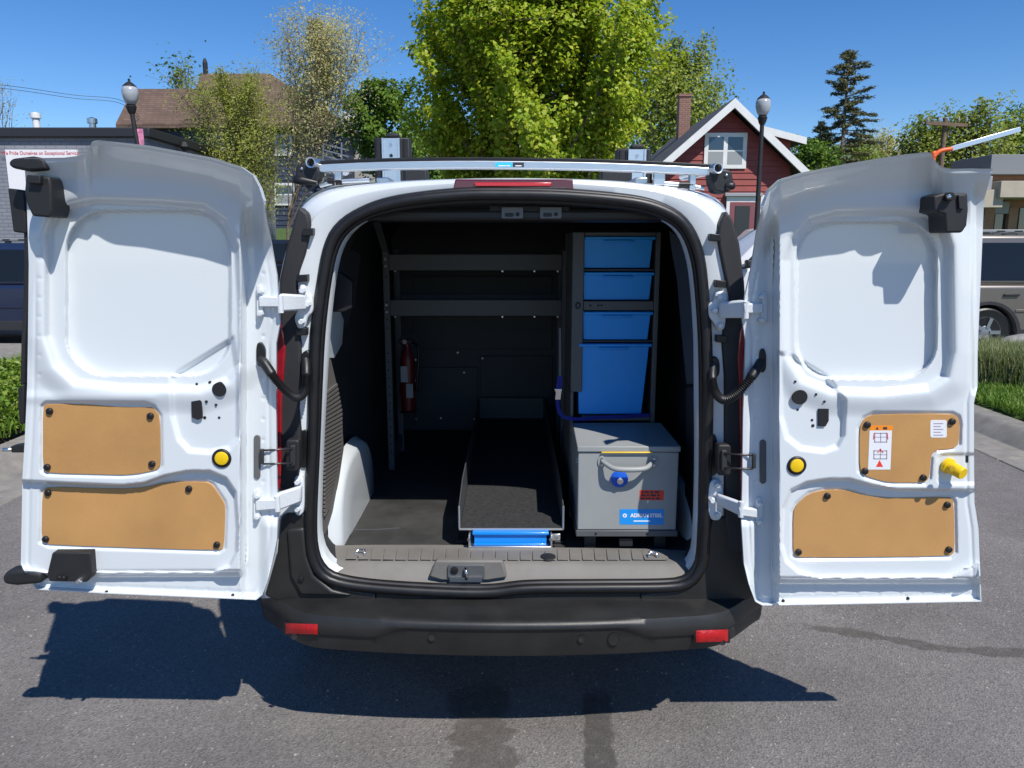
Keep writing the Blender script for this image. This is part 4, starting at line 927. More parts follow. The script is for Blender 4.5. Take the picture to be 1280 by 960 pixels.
for x0, x1, y0, y1 in ((418,429,213,226),(418.5,421,213,232),(818,829,216,232),(863,867,216,238)):
    MB().box(at(x0, y0, YB-.01), at(x1, y1, YB+.02)).build('bar_foot', alu, rk, bev=.002)
for pts in ([(400,232),(420,227),(462,225)], [(826,229),(858,231),(880,236)]):
    MB().tube([at(x, y, YB+.0) for x, y in pts], .008, 10).build('pivot_rod', alu, rk, smooth=40)
    MB().tube([at(pts[1][0]-10, pts[1][1], YB), at(pts[1][0]+8, pts[1][1], YB)], .0105, 10).build('rod_sleeve', blk_rub, rk, smooth=40)
for pts in ([(399,224),(403,216),(414,214),(420,219)], [(862,226),(868,217),(880,217),(888,226)]):
    MB().tube(catmull([at(x, y, YB+.05) for x, y in pts], 6), .006, 8).build('pivot_arm', alu, rk, smooth=40)
YT = .95
for x0, x1, yy, sc in ((466, 511, 165, 0), (772, 815, 179, 1)):
    xm = (x0+x1)/2+(-1 if sc == 0 else 4); zb__ = 1.88
    a, c = at(x0, yy+6, YT), at(x1, yy+6, YT); m0, m1 = at(xm-10, yy, YT).x, at(xm+10, yy, YT).x
    tw = MB().box((a.x, YT+.02, zb__), (c.x, YT+.10, a.z)).build('ladder_stop', blk, rk, bev=.006)
    MB().box((m0-.004, YT+.006, zb__), (m0+.004, YT+.019, a.z-.004)).build('stop_channel', alu, tw); MB().box((m1-.004, YT+.006, zb__), (m1+.004, YT+.019, a.z-.004)).build('stop_channel', alu, tw)
    MB().box((m0+.0045, YT+.014, zb__), (m1-.0045, YT+.0195, a.z-.004)).build('stop_face', alu, tw)
    MB().box((at(xm-7, yy, YT).x, YT+.03, a.z+.0005), (at(xm+9, yy, YT).x, YT+.09, at(xm, yy, YT).z)).build('stop_cap', blk, tw, bev=.006)
    for dz in (.03, .075): MB().lathe([(.007, -.003), (.007, .002)], ((m0+m1)/2, YT+.012, a.z-dz), 'Y', 10).build('stop_bolt', zinc if dz < .05 else blk_rub, tw)
    for px_ in (x0+4, x0+12, x1-6): MB().box((at(px_, 200, YT).x-.003, YT+.014, zb__), (at(px_, 200, YT).x+.003, YT+.0195, a.z-.006)).build('stop_rib', blk_rub, tw)
for x0, x1, y0, y1 in ((505,537,211,226),(752,785,214,228)):
    MB().box(at(x0, y0, .62), at(x1, y1+12, .72)).build('clamp_block', blk, rk, bev=.006)
for s_ in (-1, 1): MB().box((s_*.42-.02, .15, 1.885), (s_*.42+.02, 2.6, 1.905)).build('mounting_rail', alu, rk, bev=.003)
MB().box((-.46, YT+.02, 1.892), (.46, YT+.09, 1.915)).build('front_bar', alu, rk, bev=.003)
# ================================================================== parked cars
def car(name, label, cx, cy, z, L, W, H, paint, face=1, kind='suv', extra=None):
    root = thing(name, label, 'car', (cx, cy, z))
    T = lambda s, y, zz: (cx+face*s, cy+y, z+zz)
    wr = .37 if kind != 'car' else .33; wx = (-L/2+.85, L/2-.92); belt = H*.60; sillz = .26
    prof = [(-L/2, .45), (-L/2+.02, belt*.9), (-L/2+.12, belt), (L*.20, belt), (L/2-.35, belt-.12), (L/2-.06, belt-.25), (L/2, .55), (L/2-.05, .3)]
    for c in (wx[1], wx[0]):
        prof += [(c+(wr+.07)*math.cos(a), sillz+.08+(wr+.07)*math.sin(a)*.98) for a in np.linspace(0, math.pi, 11)]
    prof += [(-L/2+.05, .34)]
    MB().prism([T(s, -W/2, zz) for s, zz in prof], (0, W, 0)).build('body', paint, root, bev=.06, bseg=4)
    MB().prism([T(s, -W/2+.06, zz) for s, zz in ((-L/2+.2, .25), (L/2-.2, .25), (L/2-.2, .6), (-L/2+.2, .6))], (0, W-.12, 0)).build('underbody', blk, root)
    rf = [(-L/2+.12, belt+.001), (-L/2+.32, H-.06), (-L/2+.6, H), (L*.10, H), (L*.16, H-.04), (L*.31, belt+.001)]
    vs_ = []; n = len(rf)
    for y0, s_ in ((-1, 1), (1, 1)):
        for s, zz in rf:
            k = (zz-belt)/(H-belt); vs_.append(T(s, y0*(W/2-.03-.13*k), zz))
    MB().add(vs_, [tuple(range(n)), tuple(range(2*n-1, n-1, -1))]+[(i, (i+1) % n, (i+1) % n+n, i+n) for i in range(n)]).build('cabin', paint, root, bev=.05, bseg=3)
    def win(s0a, s0b, s1a, s1b, nm='side_window'):
        for sgn in (-1, 1):
            pts = []
            for s, k in ((s0a, .08), (s1a, .08), (s1b, .84), (s0b, .84)):
                zz = belt+k*(H-belt); pts.append(T(s, sgn*(W/2-.03-.13*k+.012), zz))
            o = MB().prism(pts, (0, -sgn*.02, 0)).build(nm, glass_dk, root, bev=.02, bseg=3)
    win(-L/2+.32, -L/2+.46, -L*.20, -L*.20); win(-L*.185, -L*.185, L*.035, L*.035); win(L*.05, L*.05, L*.26, L*.145)
    if kind == 'suv':
        for sgn in (-1, 1):
            b_ = MB().box(T(-L/2+.7, sgn*(W/2-.26)-.02, H+.03), T(L*.10, sgn*(W/2-.26)+.02, H+.075)).build('roof_rail', mat('rail_grey', (.22, .23, .24), .45), root, bev=.01)
            for k in range(9): MB().box(T(-L/2+1.0+k*.26, sgn*(W/2-.26)-.024, H+.046), T(-L/2+1.12+k*.26, sgn*(W/2-.26)+.024, H+.06)).build('rail_slot', dark_hole, b_)
            for s in (-L/2+.8, L*.06): MB().box(T(s, sgn*(W/2-.26)-.02, H-.03), T(s+.1, sgn*(W/2-.26)+.02, H+.031)).build('rail_foot', blk, root)
    for sgn in (-1, 1):
        MB().prism([T(s, sgn*W/2+sgn*.002, zz) for s, zz in ((wx[0]+wr+.1, sillz), (wx[1]-wr-.1, sillz), (wx[1]-wr-.13, sillz+.16), (wx[0]+wr+.13, sillz+.16))], (0, sgn*.014, 0)).build('side_cladding', trim_dk, root, bev=.006)
        MB().box(T(-L*.24, sgn*W/2-.01, belt*.63), T(L*.2, sgn*W/2+sgn*.016, belt*.63+.035)).build('side_moulding', paint, root, bev=.006)
        for s in (-L*.255, L*.035):
            MB().box(T(s-.13, sgn*W/2-.01, belt-.17), T(s+.10, sgn*W/2+sgn*.03, belt-.13)).build('door_handle', blk, root, bev=.012)
        for s in (-L*.20, L*.04, L*.27): MB().box(T(s-.004, sgn*(W/2+.0005), sillz+.2), T(s+.004, sgn*(W/2+.0015), belt-.05)).build('door_gap', dark_hole, root)
        MB().box(T(L*.24, sgn*W/2, belt+.0), T(L*.24+.12, sgn*(W/2+.2), belt+.15)).build('wing_mirror', blk, root, bev=.03)
        for c in wx:
            arch = [(c+(wr+.075)*math.cos(a), sillz+.08+(wr+.075)*math.sin(a)*.98) for a in np.linspace(0, math.pi, 17)]+[(c+(wr+.14)*math.cos(a), sillz+.06+(wr+.14)*math.sin(a)) for a in np.linspace(math.pi, 0, 17)]
            MB().prism([T(s, sgn*(W/2+.001), zz) for s, zz in arch], (0, sgn*.02, 0)).build('arch_moulding', trim_dk, root, bev=.004)
            w_ = MB().lathe([(wr*.62, .0), (wr*.9, .012), (wr*.98, -.01), (wr, -.05), (wr, -.20), (wr*.9, -.22)], T(c, sgn*(W/2-.01), wr), (0, sgn, 0), 32).build('wheel', blk_rub, root, smooth=40)
            MB().lathe([(.04, .012), (.09, .004), (wr*.35, -.03), (wr*.52, -.02), (wr*.61, .006), (wr*.63, -.02)], T(c, sgn*(W/2-.012), wr), (0, sgn, 0), 32).build('rim', mat('alloy_wheel', (.35, .36, .38), .35, metal=.8), w_, smooth=30)
            for k in range(5):
                a = k*2*math.pi/5; MB().bar(T(c+.06*math.cos(a)*face, sgn*(W/2+.0), wr+.06*math.sin(a)), T(c+wr*.58*math.cos(a)*face, sgn*(W/2+.0), wr+wr*.58*math.sin(a)), .05, .02, up=(0, 1, 0)).build('spoke', MATS['alloy_wheel'], w_)
    for sgn in (-1, 1):
        MB().box(T(L/2-.10, sgn*(W/2-.38), belt-.35), T(L/2-.012, sgn*(W/2-.08), belt-.22)).build('headlight', glass_dk, root, bev=.02)
        MB().box(T(-L/2-.012, sgn*(W/2-.30), belt-.32), T(-L/2+.1, sgn*(W/2-.08), belt-.06)).build('tail_light', red_l, root, bev=.02)
    return root
beige = mat('beige_car_paint', (.15, .134, .12), .3, coat=.6, metal=.3)
bluep = mat('dark_blue_car_paint', (.018, .030, .07), .25, coat=1, metal=.3)
carw = mat('white_car_paint', (.72, .72, .73), .3, coat=.7)
blkp = mat('black_car_paint', (.012, .013, .018), .2, coat=1)
# the beige one: rear wheel just past the open right door
pw = at(1214, 430, 9.0)
car('parked_car', 'beige SUV with grey roof rails parked behind the boulder', pw.x+1.62, 9.75, .02, 4.8, 1.9, 1.78, beige, 1)
pb = at(20, 430, 10.6)
car('parked_car', 'dark blue SUV parked on the street before the grey brick building', pb.x-.35, 11.1, 0, 4.7, 1.85, 1.68, bluep, -1)
pw = Vector((5.9, 13.9, 0))
car('parked_car', 'white SUV parked on the street before the red house', pw.x, 13.9, 0, 5.0, 1.95, 2.0, carw, -1, 'van')
pk = at(346, 310, 17.6)
car('parked_car', 'black car parked on the street below the grass bank', pk.x-.5, 18.4, .25, 4.6, 1.8, 1.50, blkp, -1, 'car')

# ================================================================== buildings
def wallbox(name, a, b, m, root, bev=.0): return MB().box(a, b).build(name, m, root, bev=bev)
def brickmat(name, c1, c2, mortar, scale=1.0, vert='Y'):
    m = bpy.data.materials.new(name); m.use_nodes = True; t = m.node_tree; b_ = t.nodes['Principled BSDF']
    tc = t.nodes.new('ShaderNodeTexCoord'); sx_ = t.nodes.new('ShaderNodeSeparateXYZ'); cm = t.nodes.new('ShaderNodeCombineXYZ'); ad = t.nodes.new('ShaderNodeMath')
    t.links.new(tc.outputs['Object'], sx_.inputs[0]); t.links.new(sx_.outputs[0], ad.inputs[0]); t.links.new(sx_.outputs[1], ad.inputs[1])
    t.links.new(ad.outputs[0], cm.inputs[0]); t.links.new(sx_.outputs[2], cm.inputs[1])
    k = t.nodes.new('ShaderNodeTexBrick'); t.links.new(cm.outputs[0], k.inputs['Vector'])
    k.inputs['Color1'].default_value = (*c1, 1); k.inputs['Color2'].default_value = (*c2, 1); k.inputs['Mortar'].default_value = (*mortar, 1)
    k.inputs['Scale'].default_value = scale; k.inputs['Brick Width'].default_value = .24; k.inputs['Row Height'].default_value = .085; k.inputs['Mortar Size'].default_value = .012
    t.links.new(k.outputs['Color'], b_.inputs['Base Color']); b_.inputs['Roughness'].default_value = .85
    bp = t.nodes.new('ShaderNodeBump'); bp.inputs['Strength'].default_value = .6; bp.inputs['Distance'].default_value = .01; bp.invert = True
    t.links.new(k.outputs['Fac'], bp.inputs['Height']); t.links.new(bp.outputs[0], b_.inputs['Normal'])
    MATS[name] = m; return m
def shingle(name, colr):
    m = brickmat(name, tuple(c*.8 for c in colr), tuple(c*1.2 for c in colr), tuple(c*.55 for c in colr), 1)
    k = [n for n in m.node_tree.nodes if n.type == 'TEX_BRICK'][0]; k.inputs['Brick Width'].default_value = .32; k.inputs['Row Height'].default_value = .13; k.inputs['Mortar Size'].default_value = .01
    return m
gbrick = brickmat('grey_painted_brick', (.20, .212, .24), (.225, .237, .265), (.16, .17, .195))
rbrick = brickmat('red_brick', (.20, .075, .045), (.27, .11, .07), (.25, .22, .20))
tbrick = brickmat('tan_brick', (.36, .17, .09), (.42, .21, .12), (.30, .22, .16))
brown_sh = shingle('brown_shingle', (.135, .085, .062)); grey_sh = shingle('grey_shingle', (.075, .078, .085))
trimw = mat('white_trim', (.72, .72, .70), .5, noise=.06, nscale=3)
navy = mat('navy_siding', (.030, .042, .075), .6, noise=.1, nscale=2)
redsd = mat('red_siding', (.27, .052, .042), .6, noise=.12, nscale=3)
stucco = mat('beige_stucco', (.42, .37, .29), .85, noise=.1, nscale=2, bump=.2, bscale=40)
win_g = mat('window_glass', (.03, .05, .075), .05, coat=1)
blind = mat('window_blind', (.28, .30, .31), .6)
def window(root, x0, x1, z0, z1, y, trim=.12, mull=True, shade=.5, n=2):
    w_ = MB().box((x0, y-.05, z0), (x1, y-.002, z1)).build('window', trimw, root, bev=.01)
    cw = (x1-x0-trim*(n+1))/n
    for k in range(n):
        a = x0+trim+k*(cw+trim); zm = z0+(z1-z0)*.5
        MB().box((a, y-.056, zm+.03), (a+cw, y-.0505, z1-trim)).build('pane', win_g, w_)
        MB().box((a, y-.056, z0+trim), (a+cw, y-.0505, zm-.03)).build('pane', blind, w_)
    return w_
# grey brick building
YG = 16.2
gb = thing('brick_building', 'low grey painted brick building with a black parapet', 'building', (-14, YG, 0))
cx = at(186, 200, YG).x; zp = at(100, 160, YG).z; zq = at(100, 172, YG).z
wallbox('wall', (-34, YG, 0), (cx, YG+9.6, zq+.02), gbrick, gb)
pe = MB().box((-34.1, YG-.12, zq), (cx+.12, YG+9.7, zp)).build('parapet', mat('black_parapet', (.02, .021, .025), .5), gb, bev=.02)
for px_, h_ in ((46, .25), (116, .12)):
    p = at(px_, 160, YG+3); MB().lathe([(.09, -.6), (.09, h_), (.13, h_), (.13, h_+.12), (.02, h_+.16)], p, 'Z', 14).build('roof_vent', trimw if h_ > .2 else zinc, gb, smooth=40)
for px_, py_ in ((210,173),(281,194)):
    yy = YG+1.6+(px_-210)*.065; MB().lathe([(.05, -.1), (.12, 0), (.06, .12)], (cx+.2, yy, zq-.02), 'Z', 10).build('wall_lamp', blk, gb)
# banner sign on it
s0, s1 = at(6, 187, YG-.08), at(102, 252, YG-.08)
bs = thing('wall_sign', 'white banner with red lettering on the grey brick building', 'sign', (s0.x, YG-.06, s1.z))
MB().box((s0.x, YG-.08, s1.z), (s1.x, YG-.015, s0.z)).build('banner', mat('white_banner', (.78, .77, .78), .55), bs)
text_mesh('lettering', 'We Pride Ourselves on Exceptional Service', .118, mat('sign_red', (.5, .03, .05), .5), bs, Vector(((s0.x+s1.x)/2-.02, YG-.083, at(50, 191.5, YG-.08).z)), ext=.002, sx=.86)
# brown roofed house on the bank
YH = 33.0
bh_ = thing('blue_house', 'dark blue sided house with brown shingle hip roof on the bank', 'house', (-10, YH+3, 2.2))
e0, e1 = at(145, 160, YH), at(436, 164, YH); ze = e0.z; gz = 2.0
wallbox('wall', (e0.x+.4, YH+.5, gz-.3), (e1.x-.4, YH+9, ze), navy, bh_)
nb = int((ze-gz)/.22)
for k in range(nb):
    z = gz+k*.22; MB().hexa([(e0.x+.38,YH+.46,z),(e1.x-.38,YH+.46,z),(e1.x-.38,YH+.499,z),(e0.x+.38,YH+.499,z),(e0.x+.38,YH+.485,z+.21),(e1.x-.38,YH+.485,z+.21),(e1.x-.38,YH+.499,z+.21),(e0.x+.38,YH+.499,z+.21)]).build('siding_board', navy, bh_)
r0, r1 = at(166, 111, YH+4), at(232, 111, YH+4)
dE = YH+9.4
def hip(nm, x0, x1, y0, y1, z, a, b_, m):
    return MB().add([(x0,y0,z),(x1,y0,z),(x1,y1,z),(x0,y1,z),tuple(a),tuple(b_),(x0,y0,z-.18),(x1,y0,z-.18),(x1,y1,z-.18),(x0,y1,z-.18)], [(0,1,5,4),(1,2,5),(2,3,4,5),(3,0,4),(0,6,7,1),(1,7,8,2),(2,8,9,3),(3,9,6,0),(6,9,8,7)]).build(nm, m, bh_)
xm_ = at(228, 160, YH).x
hip('roof', e0.x, at(300,160,YH).x, YH, dE, ze+.18, r0, (at(300,111,YH+4).x-1.0, YH+4, r0.z), brown_sh)
pk0, pk1 = at(252, 92, YH+4.2), at(338, 92, YH+4.2)
hip('roof', xm_, e1.x, YH-.15, dE+.1, ze+.185, pk0, pk1, brown_sh)
MB().lathe([(.12, 0), (.12, 1.0), (.05, 1.2)], pk0+Vector((.2, 0, -.5)), 'Z', 10).build('flue', blk, bh_)
for a in ((268,165,281,194),(297,168,312,194),(342,168,366,195),(342,229,369,257)):
    p, q = at(a[0], a[1], YH+.45), at(a[2], a[3], YH+.45); window(bh_, p.x, q.x, q.z, p.z, YH+.459, .10, n=1)
MB().lathe([(.02, 0), (.35, .05), (.42, .12)], at(434, 153, YH), (.3, -1, .3), 18).build('satellite_dish', mat('dish_grey', (.5, .5, .52), .5), bh_, smooth=True); MB().tube([at(434,153,YH), at(430,168,YH+.6)], .03, 6).build('dish_arm', zinc, bh_)
for k in range(4): MB().bar(at(404, 180+k*7, YH-.6), at(436, 188+k*8, YH-.6), .05, .06).build('stair_rail', mat('rail_blue_grey', (.16, .18, .22), .5), bh_)
for px_ in (404, 427): MB().bar(at(px_, 178, YH-.6), at(px_, 275, YH-.6), .06, .06).build('stair_post', MATS['rail_blue_grey'], bh_)
# red gabled house
YR = 28.0
rh = thing('red_house', 'red sided gabled house with white trim and brick chimney', 'house', (8.5, YR, 1.0))
ap = at(916, 126, YR); zl = at(815, 206, YR); zr = at(1008, 214, YR)
zE = (zl.z+zr.z)/2+.05; xL, xR = at(822, 206, YR).x, at(1000, 212, YR).x; gz = .8
dpt = 11
MB().prism([(xL+.25, YR+.35, gz), (xR-.25, YR+.35, gz), (xR-.25, YR+.35, zE+.05), (ap.x, YR+.35, ap.z-.25), (xL+.25, YR+.35, zE+.05)], (0, dpt, 0)).build('wall', redsd, rh)
slope = (ap.z-zE)/(ap.x-xL); nb = int((ap.z-gz)/.235)
for k in range(nb):
    z = gz+k*.235; z2 = z+.225
    f = lambda zz, s_: (xL+.24 if s_ < 0 else xR-.24) if zz < zE else ((ap.x-(ap.z-.28-zz)/slope) if s_ < 0 else (ap.x+(ap.z-.28-zz)*(xR-ap.x)/(ap.z-zE)))
    if z2 > ap.z-.32: break
    a0, a1, b0, b1 = f(z, -1), f(z, 1), f(z2, -1), f(z2, 1)
    MB().hexa([(a0,YR+.30,z),(a1,YR+.30,z),(a1,YR+.349,z),(a0,YR+.349,z),(b0,YR+.33,z2),(b1,YR+.33,z2),(b1,YR+.349,z2),(b0,YR+.349,z2)]).build('siding_board', redsd, rh)
for s_, xe in ((-1, xL-.25), (1, xR+.25)):
    ze_ = zE-.25*slope; n_ = Vector((-(ap.z-ze_)*-s_*-1, 0, abs(xe-ap.x))).normalized()
    for nm, y0, y1, th, m in (('roof', YR-.25, YR+dpt+.6, .16, grey_sh), ('barge_board', YR-.34, YR-.251, .34, trimw)):
        dz_ = -.10 if nm == 'roof' else -.3
        MB().hexa([(ap.x,y0,ap.z+dz_),(xe,y0,ze_+dz_),(xe,y1,ze_+dz_),(ap.x,y1,ap.z+dz_),(ap.x,y0,ap.z+dz_+th),(xe,y0,ze_+dz_+th),(xe,y1,ze_+dz_+th),(ap.x,y1,ap.z+dz_+th)]).build(nm, m, rh)
a, c = at(881, 166, YR+.29), at(932, 211, YR+.29); window(rh, a.x, c.x, c.z, a.z, YR+.299, .16)
a, c = at(908, 246, YR+.29), at(944, 320, YR+.29)
dfr = MB().box((a.x, YR+.22, gz-.2), (c.x, YR+.299, a.z)).build('door_frame', trimw, rh, bev=.01)
MB().box((a.x+.14, YR+.20, gz-.2), (c.x-.14, YR+.219, a.z-.2)).build('door', mat('dusky_red_door', (.22, .07, .08), .5), rh, bev=.01)
MB().box((a.x+.34, YR+.18, gz), (c.x-.34, YR+.199, a.z-.35)).build('door_glass', mat('door_dark', (.03, .033, .035), .3), rh)
MB().box((a.x-.1, YR+.1, a.z+.001), (c.x+.1, YR+.298, a.z+.14)).build('door_hood', mat('hood_grey', (.3, .31, .33), .6), rh, bev=.02)
a, c = at(951, 244, YR+.29), at(985, 320, YR+.29); window(rh, a.x, c.x, c.z, a.z, YR+.299, .16)
chp = at(855, 122, YR+6)
ch = MB().box((chp.x-.26, YR+5.7, 3.2), (chp.x+.26, YR+6.2, chp.z)).build('chimney', rbrick, rh, bev=.01); MB().box((chp.x-.30, YR+5.66, chp.z+.001), (chp.x+.30, YR+6.24, chp.z+.12)).build('chimney_cap', rbrick, rh)
d0 = at(960, 155, YR+2); d1 = at(1004, 178, YR+2)
MB().box((ap.x+1.0, YR+2, zE), (d1.x-.5, YR+6, d0.z-.5)).build('dormer', redsd, rh)
MB().hexa([(ap.x+.6,YR+1.7,d0.z-.05),(d1.x,YR+1.7,d1.z-.05),(d1.x,YR+6.4,d1.z-.05),(ap.x+.6,YR+6.4,d0.z-.05),(ap.x+.6,YR+1.7,d0.z+.13),(d1.x,YR+1.7,d1.z+.13),(d1.x,YR+6.4,d1.z+.13),(ap.x+.6,YR+6.4,d0.z+.13)]).build('dormer_roof', grey_sh, rh)
MB().hexa([(ap.x+.6,YR+1.62,d0.z-.12),(d1.x,YR+1.62,d1.z-.12),(d1.x,YR+1.699,d1.z-.12),(ap.x+.6,YR+1.699,d0.z-.12),(ap.x+.6,YR+1.62,d0.z+.15),(d1.x,YR+1.62,d1.z+.15),(d1.x,YR+1.699,d1.z+.15),(ap.x+.6,YR+1.699,d0.z+.15)]).build('barge_board', trimw, rh)
# shop building on the right
YK = 30.0
kb_ = thing('shop_building', 'brick and beige stucco shop building with a grey canopy', 'building', (24, YK, 0))
def kb(nm, x0, y0, x1, y1, Y0, dp, m, bv=.02):
    a, c = at(x0, y0, Y0), at(x1, y1, Y0); return MB().box((a.x, Y0, c.z), (c.x, Y0+dp, a.z)).build(nm, m, kb_, bev=bv)
kb('wall', 1195, 215, 1420, 330, YK+1.2, 8, tbrick)
kb('fascia', 1206, 237, 1253, 259.5, YK-.3, 1.4, stucco); kb('fascia', 1252, 226, 1420, 247, YK-.5, 1.6, stucco)
kb('canopy', 1240, 193, 1420, 218, YK+.6, 3, mat('grey_canopy', (.20, .21, .22), .6)); kb('canopy_post', 1232, 220, 1239.5, 237, YK-.2, .4, mat('hood_grey', (.3, .31, .33), .6))
for x0, x1 in ((1207,1229),(1231,1240),(1245,1260),(1262,1269),(1275,1300)):
    kb('brick_pier' if x0 in (1231,1262) else 'shop_window', x0+(.5), 260, x1, 300, YK+1.1-(.2 if x0 in (1231,1262) else 0), .09 if x0 not in (1231,1262) else .28, win_g if x0 not in (1231,1262) else tbrick, .0)
kb('window_panel', 1245, 252, 1261, 267, YK+.9, .1, mat('panel_grey', (.3, .3, .31), .6))
# pale building behind the maple
YP = 36.0
pb_ = thing('pale_building', 'pale grey flat roofed building seen behind the maple trunk', 'building', (0, YP, 1.5))
a, c = at(430, 150, YP), at(775, 330, YP); MB().box((a.x, YP, .5), (c.x, YP+8, at(600, 176, YP).z)).build('wall', mat('pale_render', (.36, .35, .33), .8, noise=.08, nscale=1), pb_)
MB().box((a.x-.1, YP-.1, at(600,176,YP).z+.001), (c.x+.1, YP+8.1, at(600,172,YP).z)).build('roof_edge', trimw, pb_, bev=.02)
text_mesh('wall_lettering', 'Rutherford', 1.25, ink, pb_, Vector((at(556, 221, YP).x, YP-.02, at(556, 222, YP).z)), ext=.01)
for x in (452, 700, 735): 
    p, q = at(x, 188, YP), at(x+26, 215, YP); MB().box((p.x, YP-.06, q.z), (q.x, YP-.002, p.z)).build('window', win_g, pb_, bev=.01)

# ================================================================== street furniture
def lamp(label, px, ytop, ybase, Y, banner=False, lean=0):
    tpt = at(px, ytop, Y); zb = max(hz(tpt.x, Y), 0) if Y > 20.5 else 0.0
    root = thing('street_lamp', label, 'lamp', (tpt.x, Y, zb), 'globe street lamps')
    s = (at(px, ytop, Y)-at(px, ybase, Y)).length
    gz_ = tpt.z; k = s
    L = lambda zz: lean*(zz-zb)
    MB().tube([(tpt.x-L(gz_-1.5*k)+L(gz_-1.5*k)-lean*(gz_-k-zb), Y, zb), (tpt.x, Y, gz_-1.2*k)], [.055, .042], 12).build('post', blk, root, smooth=40)
    MB().lathe([(.14, 0), (.16, .05), (.14, .5), (.09, .62)], (tpt.x-lean*(gz_-k-zb), Y, zb), 'Z', 16).build('post_base', blk, root, smooth=40)
    MB().lathe([(.045, -1.28*k), (.07, -1.2*k), (.10, -1.0*k), (.15*k, -.96*k), (.17*k, -.94*k)], (tpt.x, Y, gz_), 'Z', 16).build('globe_cup', blk, root, smooth=40)
    MB().lathe([(.14*k, -.94*k), (.24*k, -.78*k), (.295*k, -.58*k), (.295*k, -.42*k), (.25*k, -.30*k)], (tpt.x, Y, gz_), 'Z', 20).build('globe', mat('frosted_globe', (.36, .38, .41), .25, coat=.5), root, smooth=True)
    MB().lathe([(.26*k, -.30*k), (.22*k, -.25*k), (.12*k, -.16*k), (.05*k, -.12*k), (.04*k, -.07*k), (.05*k, -.04*k), (.005, 0)], (tpt.x, Y, gz_), 'Z', 18).build('globe_cap', blk, root, smooth=40)
    if banner:
        a, c = at(171.5, 161, Y), at(180.5, 184, Y)
        bo = MB().box((a.x, Y-.01, c.z-1.0), (c.x, Y+.01, a.z)).build('banner', mat('pink_banner', (.62, .22, .35), .6, noise=.6, nscale=7), root)
        MB().bar((tpt.x, Y, a.z+.01), (c.x, Y, a.z+.01), .02, .02).build('banner_arm', blk, root)
    return root
lamp('black post street lamp with a pink banner before the brick building', 161, 98, 133, 13.0, True, -.10)
lamp('black post street lamp before the red house', 955, 114, 147, 14.0)
ux = at(1182, 148, 34)
up = thing('utility_pole', 'wooden utility pole with crossarm above the green trees', 'pole', (ux.x, 34, 1))
wood = mat('weathered_wood', (.16, .11, .075), .9, noise=.3, nscale=6)
MB().tube([(ux.x, 34, .9), (ux.x, 34, ux.z)], [.13, .10], 10).build('pole', wood, up, smooth=40)
za_ = at(1182, 156, 34).z; MB().bar((ux.x-1.0, 33.8, za_+.05), (ux.x+.9, 33.8, za_-.05), .12, .14).build('crossarm', wood, up)
for dx in (-.9, -.4, .5, .85): MB().lathe([(.04, 0), (.06, .08), (.03, .2)], (ux.x+dx, 33.8, za_+.1), 'Z', 8).build('insulator', mat('insulator_grey', (.3, .28, .26), .4), up)
for k, (ya, yb2) in enumerate(((106, 125), (110, 129))):
    P_ = catmull([at(-160, ya-14, 30), at(0, ya, 30.5), at(90, (ya+yb2)/2+3, 31), at(150, yb2, 32), at(175, yb2+22, YH+.5)], 8)
    o = MB().tube(P_, .010, 5).build('power_cable', blk); tag(o, 'thin black power cable strung to the blue house', 'cable', 'cables to the blue house')
# bent marker pole behind the open right door
bx = at(1170, 205, 1.7)
mk = thing('marker_pole', 'bent orange marker pole with a silver blade behind the open door', 'pole', (bx.x, 1.7, 0))
Pm = catmull([(bx.x-.03, 1.7, 0), (bx.x-.03, 1.7, 1.2), at(1165.5, 209, 1.7), at(1167, 197, 1.7), at(1175, 189, 1.7), at(1190, 186, 1.7)], 8)
MB().tube(Pm, .011, 10).build('orange_rod', mat('orange_plastic', (.75, .12, .02), .45), mk, smooth=True)
a, c = at(1189, 186, 1.7), at(1276, 161.5, 1.7)
MB().bar(a, c, .006, .026).build('blade', alu, mk, bev=.002); MB().lathe([(.02, 0), (.035, .001), (.035, .02), (.015, .03)], (bx.x-.03, 1.7, 0), 'Z', 18).build('foot', blk_rub, mk)

# ================================================================== plants
def leafmat(name, c1, c2, c3, tr=.35):
    m = bpy.data.materials.new(name); m.use_nodes = True; t = m.node_tree; L = t.links.new
    for n in list(t.nodes): t.nodes.remove(n)
    o = t.nodes.new('ShaderNodeOutputMaterial'); g_ = t.nodes.new('ShaderNodeNewGeometry'); r = t.nodes.new('ShaderNodeValToRGB')
    e = r.color_ramp.elements; e[0].color = (*c1, 1); e[1].color = (*c3, 1); e.new(.5).color = (*c2, 1)
    L(g_.outputs['Random Per Island'], r.inputs[0])
    d = t.nodes.new('ShaderNodeBsdfPrincipled'); d.inputs['Roughness'].default_value = .5; d.inputs['Specular IOR Level'].default_value = .35; L(r.outputs[0], d.inputs['Base Color'])
    tl = t.nodes.new('ShaderNodeBsdfTranslucent'); L(r.outputs[0], tl.inputs[0]); mx = t.nodes.new('ShaderNodeMixShader'); mx.inputs[0].default_value = tr
    L(d.outputs[0], mx.inputs[1]); L(tl.outputs[0], mx.inputs[2]); L(mx.outputs[0], o.inputs[0]); MATS[name] = m; return m
